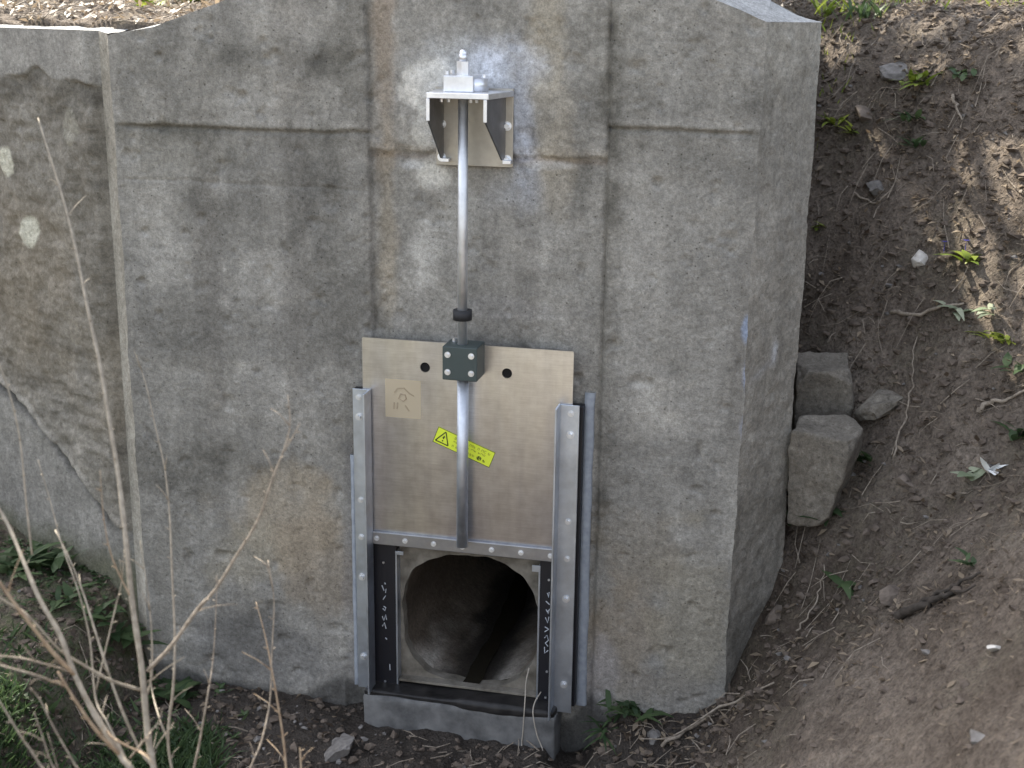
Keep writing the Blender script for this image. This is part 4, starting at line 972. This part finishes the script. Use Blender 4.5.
# ------------------------------------------------------------------ bare saplings in front
def stem_obj(pts, parent, m, r0, r1, root=True, name='stem'):
    """pts: (px,py,dist)"""
    p = [at_dist(*q) for q in pts]
    if root:
        b = p[0]; g = float(H(np.array([b.x+.02]), np.array([b.y]))[0]); mid = Vector((b.x+(p[0]-p[1]).x*.4, b.y, (b.z+g)/2)); p = [Vector((mid.x, mid.y, g-.03)), mid]+p
    p = smooth_line(p, 5); n = len(p); rd_ = random.Random(int(r0*1e5)+n); bm = bmesh.new()
    r0 *= .86; r1 *= .8; rad = [r0+(r1-r0)*(i/(n-1)) for i in range(n)]; rad = [r*(1+.12*rd_.uniform(-1, 1)) for r in rad]
    add_tube(bm, p, rad, 8)
    # buds
    for i in range(4, n-1, 3):
        t = (p[i+1]-p[i]).normalized(); s = t.orthogonal(); s.rotate(Matrix.Rotation(rd_.uniform(0, 6.28), 3, t)); q = p[i]+s*rad[i]*.7
        add_cyl(bm, q, q+(t*.8+s)*.009, .0022, .0004, 5)
        if rd_.random() < .22:
            L_ = rd_.uniform(.03, .11); e_ = q+(t*.9+s*.8).normalized()*L_; add_tube(bm, [p[i], (p[i]+e_)/2+Vector((0, 0, .004)), e_], [.0018, .0013, .0006], 5)
    o = obj(name, bm, M[m], None, True); o.parent = parent; o.matrix_parent_inverse = parent.matrix_world.inverted(); return o
def bush(label, base_px, dist, stems, name='bare_sapling'):
    b = at_dist(*base_px, dist); g = float(H(np.array([b.x]), np.array([b.y]))[0]); r = empty(name, (b.x, b.y, g)); bpy.context.view_layer.update()
    tag(r, label, 'sapling')
    for pts, m, r0, r1, root, nm in stems: stem_obj(pts, r, m, r0, r1, root, nm)
D = 3.55
bush('tall bare sapling with a forked pale branch in front of the left wall corner', (155, 790), D, [
    ([(158, 800, D), (148, 735, D+.02), (142, 670, D+.05), (132, 600, D+.08), (126, 540, D+.1), (119, 480, D+.14), (111, 430, D+.16), (101, 370, D+.2), (88, 310, D+.24), (76, 250, D+.3), (62, 195, D+.34), (48, 150, D+.4), (38, 118, D+.44)], 'bark', .0125, .0028, True, 'stem'),
    ([(148, 670, D+.04), (172, 645, D+.0), (197, 610, D-.03), (215, 590, D-.05), (237, 555, D-.07), (258, 520, D-.08), (272, 480, D-.1), (283, 452, D-.1), (290, 425, D-.1), (288, 395, D-.1)], 'deadwood', .0062, .0018, False, 'branch'),
    ([(284, 452, D-.1), (292, 438, D-.1), (300, 423, D-.1)], 'deadwood', .0022, .0012, False, 'branch'),
    ([(140, 690, D+.03), (110, 680, D-.02), (85, 666, D-.05), (60, 650, D-.1), (30, 618, D-.15), (0, 598, D-.2), (-20, 585, D-.2)], 'bark', .0052, .0030, False, 'branch'),
    ([(132, 600, D+.08), (113, 560, D+.05), (104, 520, D+.02), (100, 470, D)], 'barkwarm', .0030, .0010, False, 'branch'),
    ([(130, 758, D+.05), (143, 742, D), (150, 733, D), (158, 722, D), (163, 708, D-.02)], 'deadwood', .0035, .0015, False, 'branch'),
    ([(145, 700, D+.1), (152, 672, D+.1), (150, 610, D+.12), (140, 540, D+.15)], 'bark', .0045, .0012, False, 'branch'),
    ([(96, 690, D+.05), (115, 610, D+.1), (122, 580, D+.1), (124, 550, D+.1)], 'bark', .0028, .0012, False, 'branch')])
D2 = 3.35
bush('spreading bare shrub with thick grey stems at the lower left corner', (125, 800), D2, [
    ([(138, 800, D2), (120, 755, D2), (95, 715, D2+.02), (75, 675, D2+.05), (60, 635, D2+.08), (40, 600, D2+.1), (25, 565, D2+.14), (8, 525, D2+.2), (-10, 495, D2+.2)], 'bark', .0110, .0050, True, 'stem'),
    ([(75, 675, D2+.05), (55, 655, D2), (35, 630, D2-.05), (12, 600, D2-.08), (-12, 565, D2-.1)], 'barkwarm', .0062, .0040, False, 'branch'),
    ([(138, 800, D2+.2), (110, 728, D2+.2), (96, 700, D2+.25), (90, 640, D2+.3), (78, 590, D2+.3), (62, 545, D2+.35), (50, 500, D2+.4), (38, 460, D2+.4)], 'bark', .0045, .0015, True, 'stem'),
    ([(168, 800, D2+.3), (140, 750, D2+.3), (118, 700, D2+.3), (98, 640, D2+.35), (84, 595, D2+.4), (70, 560, D2+.4), (55, 530, D2+.45)], 'bark', .0068, .0025, True, 'stem'),
    ([(120, 755, D2), (96, 730, D2-.05), (75, 700, D2-.08), (58, 672, D2-.1)], 'barkwarm', .0055, .0035, False, 'branch'),
    ([(75, 673, D2+.05), (45, 664, D2), (20, 658, D2), (-10, 655, D2)], 'deadwood', .0032, .0022, False, 'branch'),
    ([(65, 686, D2), (35, 675, D2-.1), (0, 665, D2-.1), (-15, 658, D2-.1)], 'deadwood', .0035, .0025, False, 'branch'),
    ([(95, 715, D2+.05), (110, 735, D2), (125, 745, D2), (150, 756, D2)], 'barkwarm', .0040, .0030, False, 'branch')], 'bare_shrub')
bush('few thin grey shoots rising at the extreme lower left', (45, 800), 3.2, [
    ([(60, 810, 3.2), (40, 765, 3.2), (20, 735, 3.2), (0, 702, 3.2), (-20, 675, 3.2)], 'deadwood', .0038, .0022, True, 'stem'),
    ([(72, 810, 3.3), (52, 765, 3.3), (42, 735, 3.3), (34, 712, 3.3)], 'deadwood', .0032, .0016, True, 'stem'),
    ([(98, 810, 3.3), (75, 765, 3.3), (55, 730, 3.3), (40, 700, 3.3), (30, 688, 3.3)], 'deadwood', .0042, .0016, True, 'stem'),
    ([(32, 555, 3.7), (26, 500, 3.7), (20, 440, 3.7), (10, 395, 3.7), (-4, 355, 3.7)], 'bark', .0035, .0025, False, 'stem')], 'bare_shrub')
D3 = 3.8
bush('slender straight bare shoot beside the tall sapling in front of the left panel', (170, 800), D3, [
    ([(176, 800, D3), (168, 740, D3), (173, 690, D3), (175, 640, D3+.02), (172, 570, D3+.05), (170, 520, D3+.08), (165, 470, D3+.1), (155, 425, D3+.12), (146, 385, D3+.14), (136, 355, D3+.16)], 'bark', .0062, .0016, True, 'stem'),
    ([(168, 740, D3), (160, 720, D3), (152, 690, D3+.1), (150, 660, D3+.1)], 'bark', .0042, .0020, False, 'branch')])
bush('thin bare shoot with a knuckle halfway, left of the twin shoots', (195, 800), D3, [
    ([(192, 800, D3), (200, 740, D3), (207, 700, D3), (213, 660, D3+.05), (216, 610, D3+.05), (217, 575, D3+.05)], 'deadwood', .0058, .0014, True, 'stem')])
bush('twin bare shoots crossing in a V near the gate', (275, 800), D3, [
    ([(288, 800, D3), (284, 745, D3), (278, 705, D3), (272, 670, D3), (265, 635, D3+.03), (256, 602, D3+.05)], 'barkwarm', .0060, .0020, True, 'stem'),
    ([(245, 800, D3-.1), (262, 740, D3-.05), (270, 700, D3), (272, 650, D3), (274, 600, D3), (268, 560, D3+.04)], 'deadwood', .0050, .0016, True, 'stem'),
    ([(304, 800, D3-.1), (301, 765, D3-.1), (300, 748, D3-.1)], 'barkwarm', .0045, .0030, True, 'stem')])

# ------------------------------------------------------------------ shade trees on the high ground (they cast the dapples)
SUN = Vector((-.62, .52, .80)).normalized()
# holes cut in the canopy to let sun onto chosen spots of the bank
GAPS = [(838, 96, .09), (846, 62, .10), (834, 140, .10), (850, 165, .09), (862, 205, .07), (843, 118, .08), (918, 268, .10), (948, 268, .10), (966, 284, .12), (930, 318, .08), (957, 318, .12), (1002, 340, .17), (1018, 362, .12), (985, 402, .09), (1003, 436, .15), (975, 480, .13), (1016, 500, .16), (998, 466, .16), (958, 512, .07), (1012, 16, .40), (975, 8, .35), (895, 60, .05), (925, 95, .05), (985, 190, .05), (1000, 120, .06), (870, 250, .06), (905, 225, .04), (1010, 230, .07), (850, 85, .10), (862, 130, .07), (880, 40, .10), (940, 30, .12), (1000, 60, .12), (1018, 150, .10), (990, 300, .10), (915, 300, .06), (1010, 400, .12), (960, 350, .06), (985, 450, .14), (1015, 530, .08)]
GP = [(ghit(a, b), c) for a, b, c in GAPS]
def in_gap(p, x, y, g):
    w_ = Vector((p.x+x, p.y+y, p.z+g))
    for q, rad_ in GP:
        v = w_-q; t_ = v.dot(SUN); e_ = v-SUN*t_
        if e_.length < rad_*1.5+.08: return True
    return False
def tree(x, y, h, cr, nleaf, label, seed):
    rd = random.Random(seed); g = float(H(np.array([x]), np.array([y]))[0]); r = empty('tree', (x, y, g)); tag(r, label, 'tree')
    bm = bmesh.new(); top = Vector((rd.uniform(-.4, .4), rd.uniform(-.4, .4), h))
    tr = smooth_line([Vector((0, 0, -.2)), Vector((.08, .05, h*.3)), Vector((-.05, .1, h*.6)), top], 5)
    add_tube(bm, tr, [.16*(1-.85*i/len(tr)) for i in range(len(tr))], 10); tips = []
    for k in range(26):
        t = rd.uniform(.45, .97); b = tr[int(t*(len(tr)-1))]; a = rd.uniform(0, 6.28); L = cr*rd.uniform(.55, 1.0)*(1.25-t*.6)
        e = b+Vector((math.cos(a)*L, math.sin(a)*L, L*rd.uniform(.1, .7))); m_ = (b+e)/2+Vector((0, 0, .12*L)); pts = smooth_line([b, m_, e], 4)
        add_tube(bm, pts, [.04*(1-.8*i/len(pts)) for i in range(len(pts))], 6); tips += pts[2:]
    obj('trunk', bm, M['trunk'], r, True)
    lv = Leaves()
    for k in range(nleaf):
        c = rd.choice(tips); p = c+Vector((rd.gauss(0, .22), rd.gauss(0, .22), rd.gauss(0, .18)))
        if in_gap(p, x, y, g): continue
        lv.leaf(p, Vector((rd.gauss(0, 1), rd.gauss(0, 1), rd.gauss(-.2, .6))), Vector((rd.gauss(0, .6), rd.gauss(0, .6), 1)), rd.uniform(.10, .19), rd.uniform(.06, .10), rd.random(), .2, 2, .7)
    lv.build('crown', M['leaf'], r)
SUN = Vector((-.62, .52, .80)).normalized()
tree(-1.9, 4.9, 5.0, 2.1, 11000, 'leafy tree on the high ground behind the headwall whose crown is above the picture', 3)
tree(-.5, 3.5, 5.2, 2.1, 11000, 'second leafy tree close behind the headwall, its crown above the picture', 4)
tree(-.2, 6.4, 5.6, 2.0, 9000, 'third leafy tree further back on the high ground behind the headwall', 5)
tree(-2.15, 3.0, 5.0, 2.2, 11000, 'fourth leafy tree behind the left shoulder of the headwall, its crown above the picture', 6)

# ------------------------------------------------------------------ light, world, camera
w = bpy.data.worlds.new('World'); scn.world = w; w.use_nodes = True; nt = w.node_tree
sky = nt.nodes.new('ShaderNodeTexSky'); sky.sky_type = 'NISHITA'; sky.sun_disc = False
el = math.asin(SUN.z); az = math.atan2(SUN.x, SUN.y)
sky.sun_elevation = el; sky.sun_rotation = az; sky.air_density = 1.0; sky.dust_density = 3.0; sky.ozone_density = 1.0
hsv = nt.nodes.new('ShaderNodeHueSaturation'); hsv.inputs['Saturation'].default_value = .5
nt.links.new(sky.outputs[0], hsv.inputs['Color']); nt.links.new(hsv.outputs[0], nt.nodes['Background'].inputs[0]); nt.nodes['Background'].inputs[1].default_value = .15
sl = bpy.data.lights.new('sun', 'SUN'); sl.energy = 3.6; sl.angle = R(.55); sl.color = (1, .93, .80)
so_ = bpy.data.objects.new('sun', sl); COL.objects.link(so_); so_.rotation_euler = SUN.to_track_quat('Z', 'Y').to_euler(); so_.location = (0, 0, 12)
cd = bpy.data.cameras.new('camera'); cam = bpy.data.objects.new('camera', cd); COL.objects.link(cam)
cd.sensor_width = 36; cd.lens = F/1024*36; cd.clip_end = 500; cd.clip_start = .05
mw = Matrix(((r2[0], u2[0], -fwd[0], P[0]), (r2[1], u2[1], -fwd[1], P[1]), (r2[2], u2[2], -fwd[2], P[2]), (0, 0, 0, 1)))
cam.matrix_world = mw; cd.dof.use_dof = True; cd.dof.focus_distance = 5.6; cd.dof.aperture_fstop = 2.4
scn.camera = cam
scn.view_settings.view_transform = 'Standard'; scn.view_settings.look = 'None'; scn.view_settings.gamma = 1; scn.view_settings.use_curve_mapping = False
scn.view_settings.exposure = 1.87
